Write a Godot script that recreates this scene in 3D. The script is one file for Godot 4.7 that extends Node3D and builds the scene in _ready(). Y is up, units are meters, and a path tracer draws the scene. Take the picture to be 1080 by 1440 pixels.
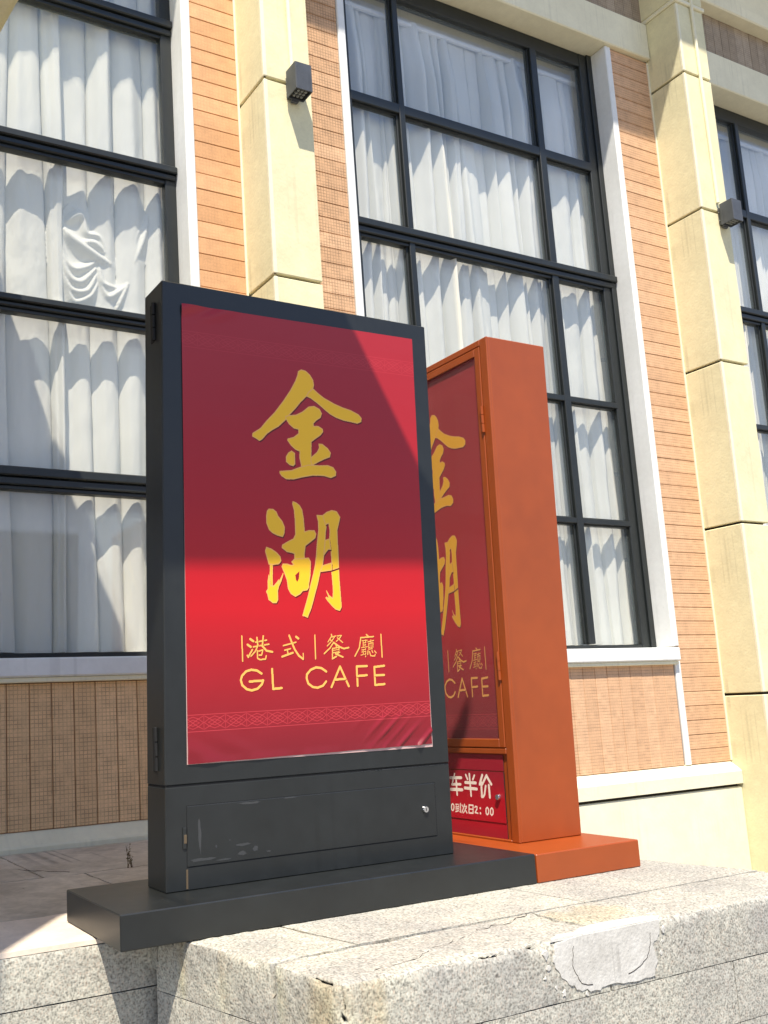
extends Node3D
# A cafe front seen from the street: a platform of granite with two advertising cabinets on it, and behind them the tiled wall
# with tall windows. Units are metres, y is up, the street lies at y = 0, the platform top at y = 0.9, the wall's face at z = -4.6.

const WALL := -4.6
const PIL := -4.29
const FRAME := -4.742
const TOP := 0.9

var M := {}
var used := {}
var noise := FastNoiseLite.new()
var rng := RandomNumberGenerator.new()


func _ready() -> void:
	rng.seed = 7
	noise.seed = 3
	noise.frequency = 1.0
	noise.fractal_octaves = 3
	# ---- camera
	var cam := Camera3D.new()
	cam.name = "camera"
	cam.projection = Camera3D.PROJECTION_FRUSTUM
	cam.near = 0.05
	cam.far = 900.0
	cam.size = 0.05 * 1440.0 / 1350.632
	cam.frustum_offset = Vector2(191.772, 63.820) / 1350.632 * 0.05
	cam.keep_aspect = Camera3D.KEEP_HEIGHT
	cam.transform = Transform3D(Basis(Vector3(0.8864555, -0.0455371, 0.4605681), Vector3(-0.0321921, 0.9866707, 0.1595139), Vector3(-0.4616929, -0.1562286, 0.8731737)).orthonormalized(), Vector3(0, 1.5, 0))
	add_child(cam)
	cam.current = true
	# ---- sky
	var sm := ProceduralSkyMaterial.new()
	sm.sky_top_color = srgb(88, 138, 208)
	sm.sky_horizon_color = srgb(222, 226, 224)
	sm.sky_curve = 0.16
	sm.sky_energy_multiplier = 0.94
	sm.ground_bottom_color = srgb(150, 146, 138)
	sm.ground_horizon_color = srgb(190, 188, 180)
	sm.sun_angle_max = 1.0
	sm.sky_cover = clouds()
	sm.sky_cover_modulate = Color(1, 1, 1, 0.38)
	var sky := Sky.new()
	sky.sky_material = sm
	var env := Environment.new()
	env.background_mode = Environment.BG_SKY
	env.sky = sky
	env.tonemap_mode = Environment.TONE_MAPPER_LINEAR
	env.tonemap_exposure = 1.55
	env.sdfgi_enabled = true
	env.ssao_enabled = true
	env.ssil_enabled = true
	var we := WorldEnvironment.new()
	we.name = "sky"
	we.environment = env
	add_child(we)
	# ---- sun
	var sun := DirectionalLight3D.new()
	sun.name = "sun"
	sun.light_energy = 1.6
	sun.light_color = Color(1.0, 0.962, 0.90)
	sun.light_angular_distance = 0.53
	sun.shadow_enabled = true
	sun.look_at_from_position(Vector3.ZERO, -Vector3(-0.28, 1.0, 0.47), Vector3(0, 0, -1))
	add_child(sun)

	make_materials()
	make_ground()
	make_platform()
	make_building()
	make_curtains()
	make_canopy()
	make_lamps()
	make_black_sign()
	make_orange_sign()
	make_weed()


# Loose white clouds, as a picture of the whole sky.
func clouds() -> ImageTexture:
	var f := FastNoiseLite.new()
	f.seed = 5
	f.noise_type = FastNoiseLite.TYPE_SIMPLEX_SMOOTH
	f.frequency = 1.6
	f.fractal_octaves = 5
	var w := 768
	var h := 384
	var b := PackedByteArray()
	b.resize(w * h * 4)
	for y in h:
		var el := PI * 0.5 - PI * (y + 0.5) / h
		for x in w:
			var az := TAU * x / w
			var d := Vector3(cos(el) * sin(az), sin(el) * 1.8, cos(el) * cos(az))
			var k := (y * w + x) * 4
			var a := smoothstep(0.02, 0.42, f.get_noise_3dv(d)) if el > 0.0 else 0.0
			b[k] = 255
			b[k + 1] = 255
			b[k + 2] = 255
			b[k + 3] = int(255 * a * smoothstep(0.0, 0.12, el))
	return ImageTexture.create_from_image(Image.create_from_data(w, h, false, Image.FORMAT_RGBA8, b))


# ------------------------------------------------------------------ helpers
func srgb(r: float, g: float, b: float) -> Color:
	return Color(r / 255.0, g / 255.0, b / 255.0)


func numbered(parent: Node, called: String) -> String:
	var key := str(parent.get_instance_id()) + called
	var n: int = used.get(key, 0)
	used[key] = n + 1
	return called if n == 0 else "%s_%03d" % [called, n]


func thing(called: String, label: String, category: String, at: Vector3, group := "") -> Node3D:
	var o := Node3D.new()
	o.name = numbered(self, called)
	o.position = at
	tag(o, label, category, group)
	add_child(o, true)
	return o


func tag(o: Node, label: String, category: String, group := "") -> void:
	o.set_meta("label", label)
	o.set_meta("category", category)
	if group != "":
		o.set_meta("group", group)


# A part whose mesh is given in world places: under a thing it is set back by the thing's own place.
func part(called: String, mesh: Mesh, material: Material, parent: Node3D, at := Vector3.ZERO, label := "") -> MeshInstance3D:
	var o := MeshInstance3D.new()
	o.name = numbered(parent, called)
	o.mesh = mesh
	o.material_override = material
	o.position = at - (parent.position if parent.get_parent() == self and parent != self else Vector3.ZERO)
	if label != "":
		o.set_meta("label", label)
	parent.add_child(o, true)
	return o


func holder(called: String, parent: Node3D) -> Node3D:
	var o := Node3D.new()
	o.name = numbered(parent, called)
	o.position = -parent.position
	parent.add_child(o, true)
	return o


func tri(st: SurfaceTool, a: Vector3, b: Vector3, c: Vector3, out: Vector3) -> void:
	var n := (b - a).cross(c - a)
	if n.length_squared() < 1e-18:
		return
	n = n.normalized()
	if n.dot(out) < 0.0:
		var k := b
		b = c
		c = k
		n = -n
	for p in [a, c, b]:
		st.set_normal(n)
		st.set_uv(Vector2(p.x + p.z, -p.y))
		st.add_vertex(p)


func quad(st: SurfaceTool, a: Vector3, b: Vector3, c: Vector3, d: Vector3, out: Vector3) -> void:
	tri(st, a, b, c, out)
	tri(st, a, c, d, out)


func begin() -> SurfaceTool:
	var st := SurfaceTool.new()
	st.begin(Mesh.PRIMITIVE_TRIANGLES)
	return st


# A box with chamfered edges; lean shifts x by lean for each metre above foot.
func add_box(st: SurfaceTool, lo: Vector3, hi: Vector3, b := 0.002, lean := 0.0, foot := 0.0) -> void:
	var l := lo.min(hi)
	var h := lo.max(hi)
	var sz := h - l
	b = minf(b, minf(sz.x, minf(sz.y, sz.z)) * 0.45)
	var mid := (l + h) * 0.5
	var v := {}
	for ix in 2:
		for iy in 2:
			for iz in 2:
				var c := Vector3(h.x if ix else l.x, h.y if iy else l.y, h.z if iz else l.z)
				var s := Vector3(-1 if ix else 1, -1 if iy else 1, -1 if iz else 1) * b
				for ax in 3:
					var p := c + s
					p[ax] = c[ax]
					p.x += lean * (p.y - foot)
					v[[ix, iy, iz, ax]] = p
	mid.x += lean * (mid.y - foot)
	for ax in 3:
		var u := (ax + 1) % 3
		var w := (ax + 2) % 3
		for side in 2:
			var f := []
			for k in [[0, 0], [1, 0], [1, 1], [0, 1]]:
				var i := [0, 0, 0]
				i[ax] = side
				i[u] = k[0]
				i[w] = k[1]
				f.append(v[[i[0], i[1], i[2], ax]])
			var o := Vector3.ZERO
			o[ax] = 1.0 if side else -1.0
			quad(st, f[0], f[1], f[2], f[3], o)
		# the four edges that run along this axis
		for k in [[0, 0], [1, 0], [1, 1], [0, 1]]:
			var i := [0, 0, 0]
			i[u] = k[0]
			i[w] = k[1]
			var j := i.duplicate()
			j[ax] = 1
			var o := Vector3.ZERO
			o[u] = 1.0 if k[0] else -1.0
			o[w] = 1.0 if k[1] else -1.0
			quad(st, v[[i[0], i[1], i[2], u]], v[[j[0], j[1], j[2], u]], v[[j[0], j[1], j[2], w]], v[[i[0], i[1], i[2], w]], o)
	for ix in 2:
		for iy in 2:
			for iz in 2:
				tri(st, v[[ix, iy, iz, 0]], v[[ix, iy, iz, 1]], v[[ix, iy, iz, 2]], Vector3(1 if ix else -1, 1 if iy else -1, 1 if iz else -1))


func box(lo: Vector3, hi: Vector3, b := 0.002, lean := 0.0, foot := 0.0) -> ArrayMesh:
	var st := begin()
	add_box(st, lo, hi, b, lean, foot)
	return st.commit()


# A grid of points as one smooth sheet. P has cols * rows points, row after row; out is roughly where its face looks.
func sheet(cols: int, rows: int, P: PackedVector3Array, UV: PackedVector2Array, out: Vector3, colors := PackedColorArray()) -> ArrayMesh:
	var N := PackedVector3Array()
	N.resize(cols * rows)
	for r in rows:
		for c in cols:
			var i := r * cols + c
			var dx := P[i + (1 if c < cols - 1 else 0)] - P[i - (1 if c > 0 else 0)]
			var dy := P[i + (cols if r < rows - 1 else 0)] - P[i - (cols if r > 0 else 0)]
			var n := dx.cross(dy).normalized()
			N[i] = n if n.dot(out) >= 0.0 else -n
	var I := PackedInt32Array()
	var flip := (P[1] - P[0]).cross(P[cols] - P[0]).dot(out) > 0.0
	for r in rows - 1:
		for c in cols - 1:
			var i := r * cols + c
			if flip:
				I.append_array(PackedInt32Array([i, i + cols, i + 1, i + 1, i + cols, i + cols + 1]))
			else:
				I.append_array(PackedInt32Array([i, i + 1, i + cols, i + 1, i + cols + 1, i + cols]))
	var a := []
	a.resize(Mesh.ARRAY_MAX)
	a[Mesh.ARRAY_VERTEX] = P
	a[Mesh.ARRAY_NORMAL] = N
	a[Mesh.ARRAY_TEX_UV] = UV
	if colors.size():
		a[Mesh.ARRAY_COLOR] = colors
	a[Mesh.ARRAY_INDEX] = I
	var m := ArrayMesh.new()
	m.add_surface_from_arrays(Mesh.PRIMITIVE_TRIANGLES, a)
	return m


# A tube along points, its radius going from r0 to r1.
func add_tube(st: SurfaceTool, pts: Array, r0: float, r1: float, sides := 8) -> void:
	var rings := []
	for k in pts.size():
		var p: Vector3 = pts[k]
		var d: Vector3 = ((pts[mini(k + 1, pts.size() - 1)] as Vector3) - (pts[maxi(k - 1, 0)] as Vector3)).normalized()
		var e := d.cross(Vector3(0.31, 0.2, 0.93)).normalized()
		var f := d.cross(e)
		var r := lerpf(r0, r1, float(k) / (pts.size() - 1))
		var ring := []
		for s in sides:
			ring.append(p + (e * cos(TAU * s / sides) + f * sin(TAU * s / sides)) * r)
		rings.append(ring)
	for k in pts.size() - 1:
		for s in sides:
			var t := (s + 1) % sides
			var o: Vector3 = rings[k][s] - pts[k] + rings[k][t] - pts[k]
			quad(st, rings[k][s], rings[k][t], rings[k + 1][t], rings[k + 1][s], o)
	for e in [0, pts.size() - 1]:
		var o: Vector3 = (pts[e] as Vector3) - (pts[1 if e == 0 else e - 1] as Vector3)
		for s in range(1, sides - 1):
			tri(st, rings[e][0], rings[e][s], rings[e][s + 1], o)


func tube(pts: Array, r0: float, r1: float, sides := 8) -> ArrayMesh:
	var st := begin()
	add_tube(st, pts, r0, r1, sides)
	return st.commit()


# A flat outline, given in the plane of two directions, raised by h along n, with a small chamfer.
func plate(outline: PackedVector2Array, o: Vector3, ex: Vector3, ey: Vector3, n: Vector3, h: float, chamfer := 0.0) -> ArrayMesh:
	var st := begin()
	var inner := outline
	if chamfer > 0.0:
		var k := Geometry2D.offset_polygon(outline, -chamfer, Geometry2D.JOIN_MITER)
		if k.size() and k[0].size() == outline.size():
			inner = k[0]
	var I := Geometry2D.triangulate_polygon(inner)
	for i in range(0, I.size(), 3):
		var t := []
		for j in 3:
			var q := inner[I[i + j]]
			t.append(o + ex * q.x + ey * q.y + n * h)
		tri(st, t[0], t[1], t[2], n)
	var mid := Vector2.ZERO
	for q in outline:
		mid += q / outline.size()
	# match the inner outline's start to the outer one's
	var shift := 0
	var best := 1e9
	for i in inner.size():
		var dd := inner[i].distance_to(outline[0])
		if dd < best:
			best = dd
			shift = i
	for i in outline.size():
		var j := (i + 1) % outline.size()
		var a := outline[i]
		var b := outline[j]
		var c := inner[(j + shift) % inner.size()]
		var d := inner[(i + shift) % inner.size()]
		var side := (a + b) * 0.5 - mid
		quad(st, o + ex * a.x + ey * a.y, o + ex * b.x + ey * b.y, o + ex * c.x + ey * c.y + n * h, o + ex * d.x + ey * d.y + n * h, ex * side.x + ey * side.y + n * 0.01)
	return st.commit()


# A stone: a prism over four ground points (x, z) in order, with worn edges and an uneven face.
func rough_stone(q: Array, y0: float, y1: float, step: float, amp: float, wear: float, stain := false) -> ArrayMesh:
	var c := [Vector2(q[0], q[1]), Vector2(q[2], q[3]), Vector2(q[4], q[5]), Vector2(q[6], q[7])]
	var mid: Vector2 = (c[0] + c[1] + c[2] + c[3]) * 0.25
	var out := ArrayMesh.new()
	for f in 5:
		var A: Vector3
		var B: Vector3
		var C: Vector3
		var D: Vector3
		if f == 4:
			A = Vector3(c[0].x, y1, c[0].y)
			B = Vector3(c[1].x, y1, c[1].y)
			C = Vector3(c[2].x, y1, c[2].y)
			D = Vector3(c[3].x, y1, c[3].y)
		else:
			var a: Vector2 = c[f]
			var b: Vector2 = c[(f + 1) % 4]
			A = Vector3(a.x, y0, a.y)
			B = Vector3(b.x, y0, b.y)
			C = Vector3(b.x, y1, b.y)
			D = Vector3(a.x, y1, a.y)
		var n := (B - A).cross(D - A).normalized()
		var look := (A + B + C + D) * 0.25 - Vector3(mid.x, (y0 + y1) * 0.5, mid.y)
		if n.dot(look) < 0:
			n = -n
		var cols := maxi(2, int(ceil(maxf(A.distance_to(B), D.distance_to(C)) / step)) + 1)
		var rows := maxi(2, int(ceil(maxf(A.distance_to(D), B.distance_to(C)) / step)) + 1)
		var P := PackedVector3Array()
		var UV := PackedVector2Array()
		var K := PackedColorArray()
		for r in rows:
			for k in cols:
				var u := float(k) / (cols - 1)
				var v := float(r) / (rows - 1)
				var p := A.lerp(B, u).lerp(D.lerp(C, u), v)
				# how near the rim, measured on this face
				var du := minf(u, 1.0 - u) * A.distance_to(B)
				var dv := minf(v, 1.0 - v) * A.distance_to(D)
				var near := minf(du, dv)
				var toward := (Vector3(mid.x, (y0 + y1) * 0.5, mid.y) - p)
				toward = Vector3(signf(toward.x), signf(toward.y), signf(toward.z)) if near < 1e-5 else -n
				var chip := wear * (0.12 if p.y < (y0 + y1) * 0.5 else 0.22 if p.z < -2.13 and p.z > -2.62 and p.x > 1.22 else 1.0) * (0.35 + 0.9 * maxf(0.0, noise.get_noise_3d(p.x * 9.0, p.y * 9.0, p.z * 9.0) + 0.25))
				if near < 1e-5:
					p += toward * chip * 0.8
				else:
					p += n * (amp * noise.get_noise_3d(p.x * 26.0, p.y * 26.0, p.z * 26.0) - chip * 0.55 * exp(-near / (wear * 1.1 + 0.001)))
				P.append(p)
				UV.append(Vector2(u, v))
				K.append(stone_tint(p, n) if stain else Color.WHITE)
		var s := sheet(cols, rows, P, UV, n, K)
		out.add_surface_from_arrays(Mesh.PRIMITIVE_TRIANGLES, s.surface_get_arrays(0))
	return out


# Lasting stains on the platform: a tan spill by the front edge, rusty runs under the worn corner, soot-grey patches.
func stone_tint(p: Vector3, n: Vector3) -> Color:
	var k := Color.WHITE
	var w := noise.get_noise_2d(p.x * 7.0, p.z * 7.0 + p.y * 5.0)
	if n.y > 0.5:
		var d := Vector2((p.x - 2.10) / 0.15, (p.z + 2.045) / 0.085).length() + w * 0.5
		k = k.lerp(Color(1.05, 0.97, 0.84), smoothstep(1.15, 0.75, d))
		k = k * (1.0 + 0.12 * noise.get_noise_2d(p.x * 3.0, p.z * 3.0))
	else:
		var under := smoothstep(0.16, 0.02, absf(TOP - 0.06 - p.y + w * 0.04))
		if p.x < 1.6 and p.x > 1.05:
			k = k.lerp(Color(1.02, 0.90, 0.68), under * 0.8 * smoothstep(-0.05, 0.45, noise.get_noise_2d(p.x * 5.0 + 4.0, p.z * 5.0)))
		k = k * (1.0 + 0.14 * noise.get_noise_3d(p.x * 4.0, p.y * 4.0, p.z * 4.0))
	return Color(k.r, k.g, k.b)


# ------------------------------------------------------------------ pictures that the materials use
func image_tex(w: int, h: int, bytes: PackedByteArray) -> ImageTexture:
	return ImageTexture.create_from_image(Image.create_from_data(w, h, false, Image.FORMAT_RGB8, bytes))


# Wrapping value noise on an n x n lattice, from a table of random numbers.
func lattice(n: int, salt: int) -> PackedFloat32Array:
	var r := RandomNumberGenerator.new()
	r.seed = salt
	var a := PackedFloat32Array()
	a.resize(n * n)
	for i in n * n:
		a[i] = r.randf()
	return a


func value(a: PackedFloat32Array, n: int, u: float, v: float) -> float:
	var x := u * n
	var y := v * n
	var i := int(floor(x))
	var j := int(floor(y))
	var fx := x - i
	var fy := y - j
	fx = fx * fx * (3.0 - 2.0 * fx)
	fy = fy * fy * (3.0 - 2.0 * fy)
	i = posmod(i, n)
	j = posmod(j, n)
	var i1 := (i + 1) % n
	var j1 := (j + 1) % n
	return lerpf(lerpf(a[j * n + i], a[j * n + i1], fx), lerpf(a[j1 * n + i], a[j1 * n + i1], fx), fy)


# Fine scored grid of the facing tiles: 18 cells over 0.36 m. strength 0..1 says how open the scoring still is.
func grid_textures(strength: float, along: float, salt: int) -> Array:
	var n := 432
	var cells := 18
	var a := lattice(9, salt)
	var b := lattice(64, salt + 1)
	var col := PackedByteArray()
	col.resize(n * n * 3)
	var hgt := PackedByteArray()
	hgt.resize(n * n * 3)
	for y in n:
		for x in n:
			var u := float(x) / n
			var v := float(y) / n
			var patch := clampf(value(a, 9, u, v) * 1.1 + 0.2, 0.0, 1.0) * strength
			var cx := absf(fposmod(u * cells, 1.0) - 0.5)
			var cy := absf(fposmod(v * cells, 1.0) - 0.5)
			var g := maxf(smoothstep(0.38, 0.45, cx) * (1.0 - along), smoothstep(0.38, 0.45, cy)) * patch
			var grain := value(b, 64, u, v)
			var t := 1.0 - 0.27 * g - 0.06 * grain - 0.07 * value(a, 9, v, u)
			var i := (y * n + x) * 3
			col[i] = int(255 * t)
			col[i + 1] = int(255 * t * (1.0 - 0.02 * g))
			col[i + 2] = int(255 * t * (1.0 - 0.03 * g))
			var h := int(clampf(225.0 - 120.0 * g - 30.0 * grain, 0, 255))
			hgt[i] = h
			hgt[i + 1] = h
			hgt[i + 2] = h
	return [image_tex(n, n, col), image_tex(n, n, hgt)]


func granite_textures(n: int, salt: int, dark: float) -> Array:
	var r := RandomNumberGenerator.new()
	r.seed = salt
	var raw := PackedFloat32Array()
	raw.resize(n * n)
	var red := PackedFloat32Array()
	red.resize(n * n)
	for i in n * n:
		var k := r.randf()
		raw[i] = 0.48 if k < 0.10 * dark else 0.68 if k < 0.24 else 0.84 if k < 0.60 else 0.94 if k < 0.86 else 1.02
		red[i] = 1.0 if r.randf() < 0.10 else 0.0
	var a := lattice(12, salt + 5)
	var b := lattice(5, salt + 6)
	var col := PackedByteArray()
	col.resize(n * n * 3)
	var hgt := PackedByteArray()
	hgt.resize(n * n * 3)
	for y in n:
		var yu := posmod(y - 1, n)
		for x in n:
			var xl := posmod(x - 1, n)
			var i := y * n + x
			var t := raw[i] * 0.56 + (raw[yu * n + x] + raw[y * n + xl] + raw[(y + 1) % n * n + x] + raw[y * n + (x + 1) % n]) * 0.11
			var u := float(x) / n
			var v := float(y) / n
			var big := value(a, 12, u, v) * 0.6 + value(b, 5, u, v) * 0.4
			t *= 0.90 + 0.18 * big
			var q := red[i] * 0.5 + red[yu * n + x] * 0.5
			var k := i * 3
			col[k] = int(clampf(t * (246 + 6 * q), 0, 255))
			col[k + 1] = int(clampf(t * (240 - 12 * q), 0, 255))
			col[k + 2] = int(clampf(t * (226 - 18 * q + 10 * (1 - big)), 0, 255))
			var h := int(clampf(255 * (t * 0.8 + 0.1), 0, 255))
			hgt[k] = h
			hgt[k + 1] = h
			hgt[k + 2] = h
	return [image_tex(n, n, col), image_tex(n, n, hgt)]


# Mottled paint or render: colour stays within a few percent of white, height is rough at two scales.
func mottle_textures(n: int, salt: int, shade: float, fine: int, spots: float) -> Array:
	var a := lattice(6, salt)
	var b := lattice(24, salt + 1)
	var c := lattice(fine, salt + 2)
	var d := lattice(fine * 2, salt + 3)
	var col := PackedByteArray()
	col.resize(n * n * 3)
	var hgt := PackedByteArray()
	hgt.resize(n * n * 3)
	for y in n:
		for x in n:
			var u := float(x) / n
			var v := float(y) / n
			var big := value(a, 6, u, v) * 0.6 + value(b, 24, u, v) * 0.4
			var f := value(c, fine, u, v) * 0.55 + value(d, fine * 2, u, v) * 0.45
			var t := 1.0 - shade * big - shade * 0.5 * f
			# runs of dirt down the surface
			t -= shade * 0.8 * smoothstep(0.62, 0.95, value(c, fine, u, 0.37)) * smoothstep(0.45, 0.85, value(a, 6, v, u))
			if spots > 0.0 and value(c, fine, v, u) > 1.0 - spots:
				t -= shade * 0.8
			var k := (y * n + x) * 3
			col[k] = int(255 * clampf(t, 0, 1))
			col[k + 1] = int(255 * clampf(t - shade * 0.04 * big, 0, 1))
			col[k + 2] = int(255 * clampf(t - shade * 0.12 * big, 0, 1))
			var h := int(clampf(255 * (0.25 * big + 0.75 * f), 0, 255))
			hgt[k] = h
			hgt[k + 1] = h
			hgt[k + 2] = h
	return [image_tex(n, n, col), image_tex(n, n, hgt)]


func surface(called: String, color: Color, rough: float, tex := [], per_metre := 1.0, relief := 0.0, metallic := 0.0) -> StandardMaterial3D:
	var m := StandardMaterial3D.new()
	m.resource_name = called
	m.albedo_color = color
	m.roughness = rough
	m.metallic = metallic
	if tex.size():
		m.albedo_texture = tex[0]
		if called in ["black_metal", "orange_metal"]:      # gloss as uneven as the paint
			m.roughness_texture = tex[0]
		if relief > 0.0:
			m.heightmap_enabled = true
			m.heightmap_texture = tex[1]
			m.heightmap_scale = relief
		m.uv1_triplanar = true
		m.uv1_world_triplanar = true
		m.uv1_triplanar_sharpness = 8.0
		m.uv1_scale = Vector3.ONE * per_metre
	M[called] = m
	return m


func make_materials() -> void:
	var open := grid_textures(1.0, 0.0, 11)
	var faint := grid_textures(0.16, 0.0, 21)
	var lines := grid_textures(0.7, 0.75, 31)
	var mid := grid_textures(0.75, 0.1, 41)
	var gs := 1.0 / 0.36
	for k in 4:
		var d: float = [0.0, -9.0, 7.0, -3.0][k]
		surface("tile_open_%d" % k, srgb(226 + d, 182 + d, 140 + d), 0.75, open, gs, 0.12)
		surface("tile_faint_%d" % k, srgb(226 + d, 174 + d, 126 + d), 0.7, faint, gs, 0.06)
		surface("tile_lines_%d" % k, srgb(226 + 0.5 * d, 182 + 0.5 * d, 142 + 0.5 * d), 0.75, lines, gs, 0.1)
		surface("tile_mid_%d" % k, srgb(238 + d, 197 + d, 148 + d), 0.75, mid, gs, 0.12)
		surface("tile_brown_%d" % k, srgb(178 + d, 160 + d, 136 + d), 0.75, mid, gs, 0.12)
	surface("grout", srgb(146, 108, 78), 0.95)
	var plaster := mottle_textures(384, 51, 0.09, 96, 0.012)
	surface("cream", srgb(240, 232, 190), 0.85, plaster, 0.8, 0.10)
	surface("cream_smooth", srgb(242, 236, 206), 0.8, mottle_textures(256, 55, 0.06, 80, 0.01), 0.9, 0.08)
	surface("joint", srgb(58, 50, 40), 0.95)
	surface("white_paint", srgb(236, 238, 236), 0.6, mottle_textures(256, 57, 0.06, 70, 0.01), 0.7, 0.04)
	surface("room_paint", srgb(160, 155, 144), 0.9)
	var metal := mottle_textures(384, 61, 0.16, 120, 0.10)
	surface("window_metal", srgb(36, 41, 41), 0.42, metal, 1.3, 0.01)
	surface("black_metal", srgb(38, 41, 41), 0.43, mottle_textures(384, 62, 0.16, 40, 0.0), 0.8, 0.008)
	surface("dark_gap", srgb(14, 15, 16), 0.7)
	surface("orange_metal", srgb(162, 74, 24), 0.42, mottle_textures(256, 71, 0.08, 30, 0.0), 0.7, 0.006)
	surface("lamp_metal", srgb(84, 88, 94), 0.5, metal, 2.0, 0.008)
	surface("lens", srgb(120, 122, 120), 0.2)
	surface("chrome", srgb(225, 225, 225), 0.18, [], 1.0, 0.0, 1.0)
	surface("rust", srgb(92, 78, 58), 0.8)
	surface("scuff", srgb(58, 60, 61), 0.7)
	surface("film_edge", srgb(196, 164, 160), 0.5)
	surface("galvanised", srgb(150, 150, 146), 0.6)
	var g := granite_textures(512, 81, 1.0)
	var g2 := granite_textures(512, 91, 1.3)
	for k in 3:
		var m := surface("granite_%d" % k, [srgb(214, 217, 211), srgb(210, 213, 208), srgb(220, 223, 217)][k], 0.85, [g, g2, g][k], [0.75, 0.8, 0.7][k], 0.35)
		m.vertex_color_use_as_albedo = true
	surface("smooth_stone", srgb(238, 222, 204), 0.8, mottle_textures(256, 101, 0.12, 90, 0.02), 1.2, 0.05)
	surface("landing_stone", srgb(234, 222, 204), 0.85, mottle_textures(384, 111, 0.22, 64, 0.02), 0.8, 0.15)
	surface("cement", srgb(216, 214, 207), 0.9, mottle_textures(256, 121, 0.12, 60, 0.02), 2.4, 0.14)
	surface("crack", srgb(58, 52, 46), 0.95)
	surface("asphalt", srgb(158, 153, 144), 0.9, mottle_textures(256, 131, 0.2, 100, 0.1), 0.5, 0.3)
	surface("dry_stem", srgb(92, 74, 48), 0.9)
	surface("dry_leaf", srgb(104, 96, 56), 0.9)
	surface("pipe", srgb(214, 206, 184), 0.5)
	var cloth := surface("cloth", srgb(214, 213, 202), 0.9)
	cloth.backlight_enabled = true
	cloth.backlight = Color(0.3, 0.3, 0.29)
	var glass := StandardMaterial3D.new()
	glass.transparency = BaseMaterial3D.TRANSPARENCY_ALPHA
	glass.albedo_color = Color(0.86, 0.93, 0.95, 0.06)
	glass.roughness = 0.02
	glass.metallic_specular = 0.6
	M["glass"] = glass
	var thin := glass.duplicate()
	thin.metallic_specular = 0.22
	thin.albedo_color = Color(1, 1, 1, 0.02)
	M["display_glass"] = thin
	var film := StandardMaterial3D.new()
	film.resource_name = "printed_film"
	film.albedo_texture = ImageTexture.create_from_image(poster_print())
	film.roughness = 0.4
	film.clearcoat_enabled = true
	film.clearcoat = 0.28
	film.clearcoat_roughness = 0.14
	film.metallic_specular = 0.35
	M["film"] = film
	var paper := StandardMaterial3D.new()
	paper.resource_name = "printed_paper"
	paper.albedo_texture = film.albedo_texture
	paper.albedo_color = srgb(214, 200, 200)
	paper.roughness = 0.6
	M["paper"] = paper
	var board := StandardMaterial3D.new()
	board.resource_name = "printed_board"
	board.albedo_texture = ImageTexture.create_from_image(board_print())
	board.roughness = 0.35
	M["board"] = board


# ------------------------------------------------------------------ print: the gradient, the border and the lettering
func poly(im: Image, p: PackedVector2Array, c: Color) -> void:
	var y0 := 1e9
	var y1 := -1e9
	for q in p:
		y0 = minf(y0, q.y)
		y1 = maxf(y1, q.y)
	for y in range(maxi(0, int(y0)), mini(im.get_height() - 1, int(y1)) + 1):
		var xs := []
		for i in p.size():
			var a := p[i]
			var b := p[(i + 1) % p.size()]
			if (a.y <= y + 0.5) != (b.y <= y + 0.5):
				xs.append(a.x + (y + 0.5 - a.y) / (b.y - a.y) * (b.x - a.x))
		xs.sort()
		for k in range(0, xs.size() - 1, 2):
			var l := int(round(xs[k]))
			var r := int(round(xs[k + 1]))
			if r > l:
				im.fill_rect(Rect2i(l, y, r - l, 1), c)


func line(im: Image, p: PackedVector2Array, w: float, c: Color) -> void:
	for i in p.size():
		var disc := PackedVector2Array()
		for k in 12:
			disc.append(p[i] + Vector2(cos(TAU * k / 12), sin(TAU * k / 12)) * w * 0.5)
		poly(im, disc, c)
		if i + 1 < p.size():
			var n := (p[i + 1] - p[i]).normalized().orthogonal() * w * 0.5
			poly(im, PackedVector2Array([p[i] + n, p[i + 1] + n, p[i + 1] - n, p[i] - n]), c)


func spots(a: Array, s: Vector2, shift := Vector2.ZERO) -> PackedVector2Array:
	var p := PackedVector2Array()
	for i in range(0, a.size(), 2):
		p.append(Vector2(a[i], a[i + 1]) * s + shift)
	return p


const GOLD := Color(0.97, 0.75, 0.14)
const PALE_GOLD := Color(0.96, 0.72, 0.36)
const INK_SHADE := Color(0.36, 0.06, 0.04)
const PRINT := Vector2(1.0, 1.55)


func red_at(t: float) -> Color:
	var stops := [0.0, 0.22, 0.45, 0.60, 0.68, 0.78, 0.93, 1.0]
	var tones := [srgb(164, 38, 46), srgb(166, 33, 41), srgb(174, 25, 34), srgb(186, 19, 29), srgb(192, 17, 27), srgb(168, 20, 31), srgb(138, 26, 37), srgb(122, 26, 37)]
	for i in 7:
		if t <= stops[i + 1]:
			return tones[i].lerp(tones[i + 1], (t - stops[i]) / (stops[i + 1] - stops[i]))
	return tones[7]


func ink_fill(im: Image, a: Array) -> void:
	poly(im, spots(a, PRINT, Vector2(3, 6)), INK_SHADE)
	var p := spots(a, PRINT)
	var k := Geometry2D.offset_polygon(p, 1.5)
	for q in k:
		poly(im, q, PALE_GOLD)
	k = Geometry2D.offset_polygon(p, -2.5)
	for q in k:
		poly(im, q, GOLD)


func ink_hole(im: Image, a: Array) -> void:
	var p := spots(a, PRINT)
	poly(im, p, red_at(p[0].y / 1550.0).lerp(INK_SHADE, 0.4))


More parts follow.
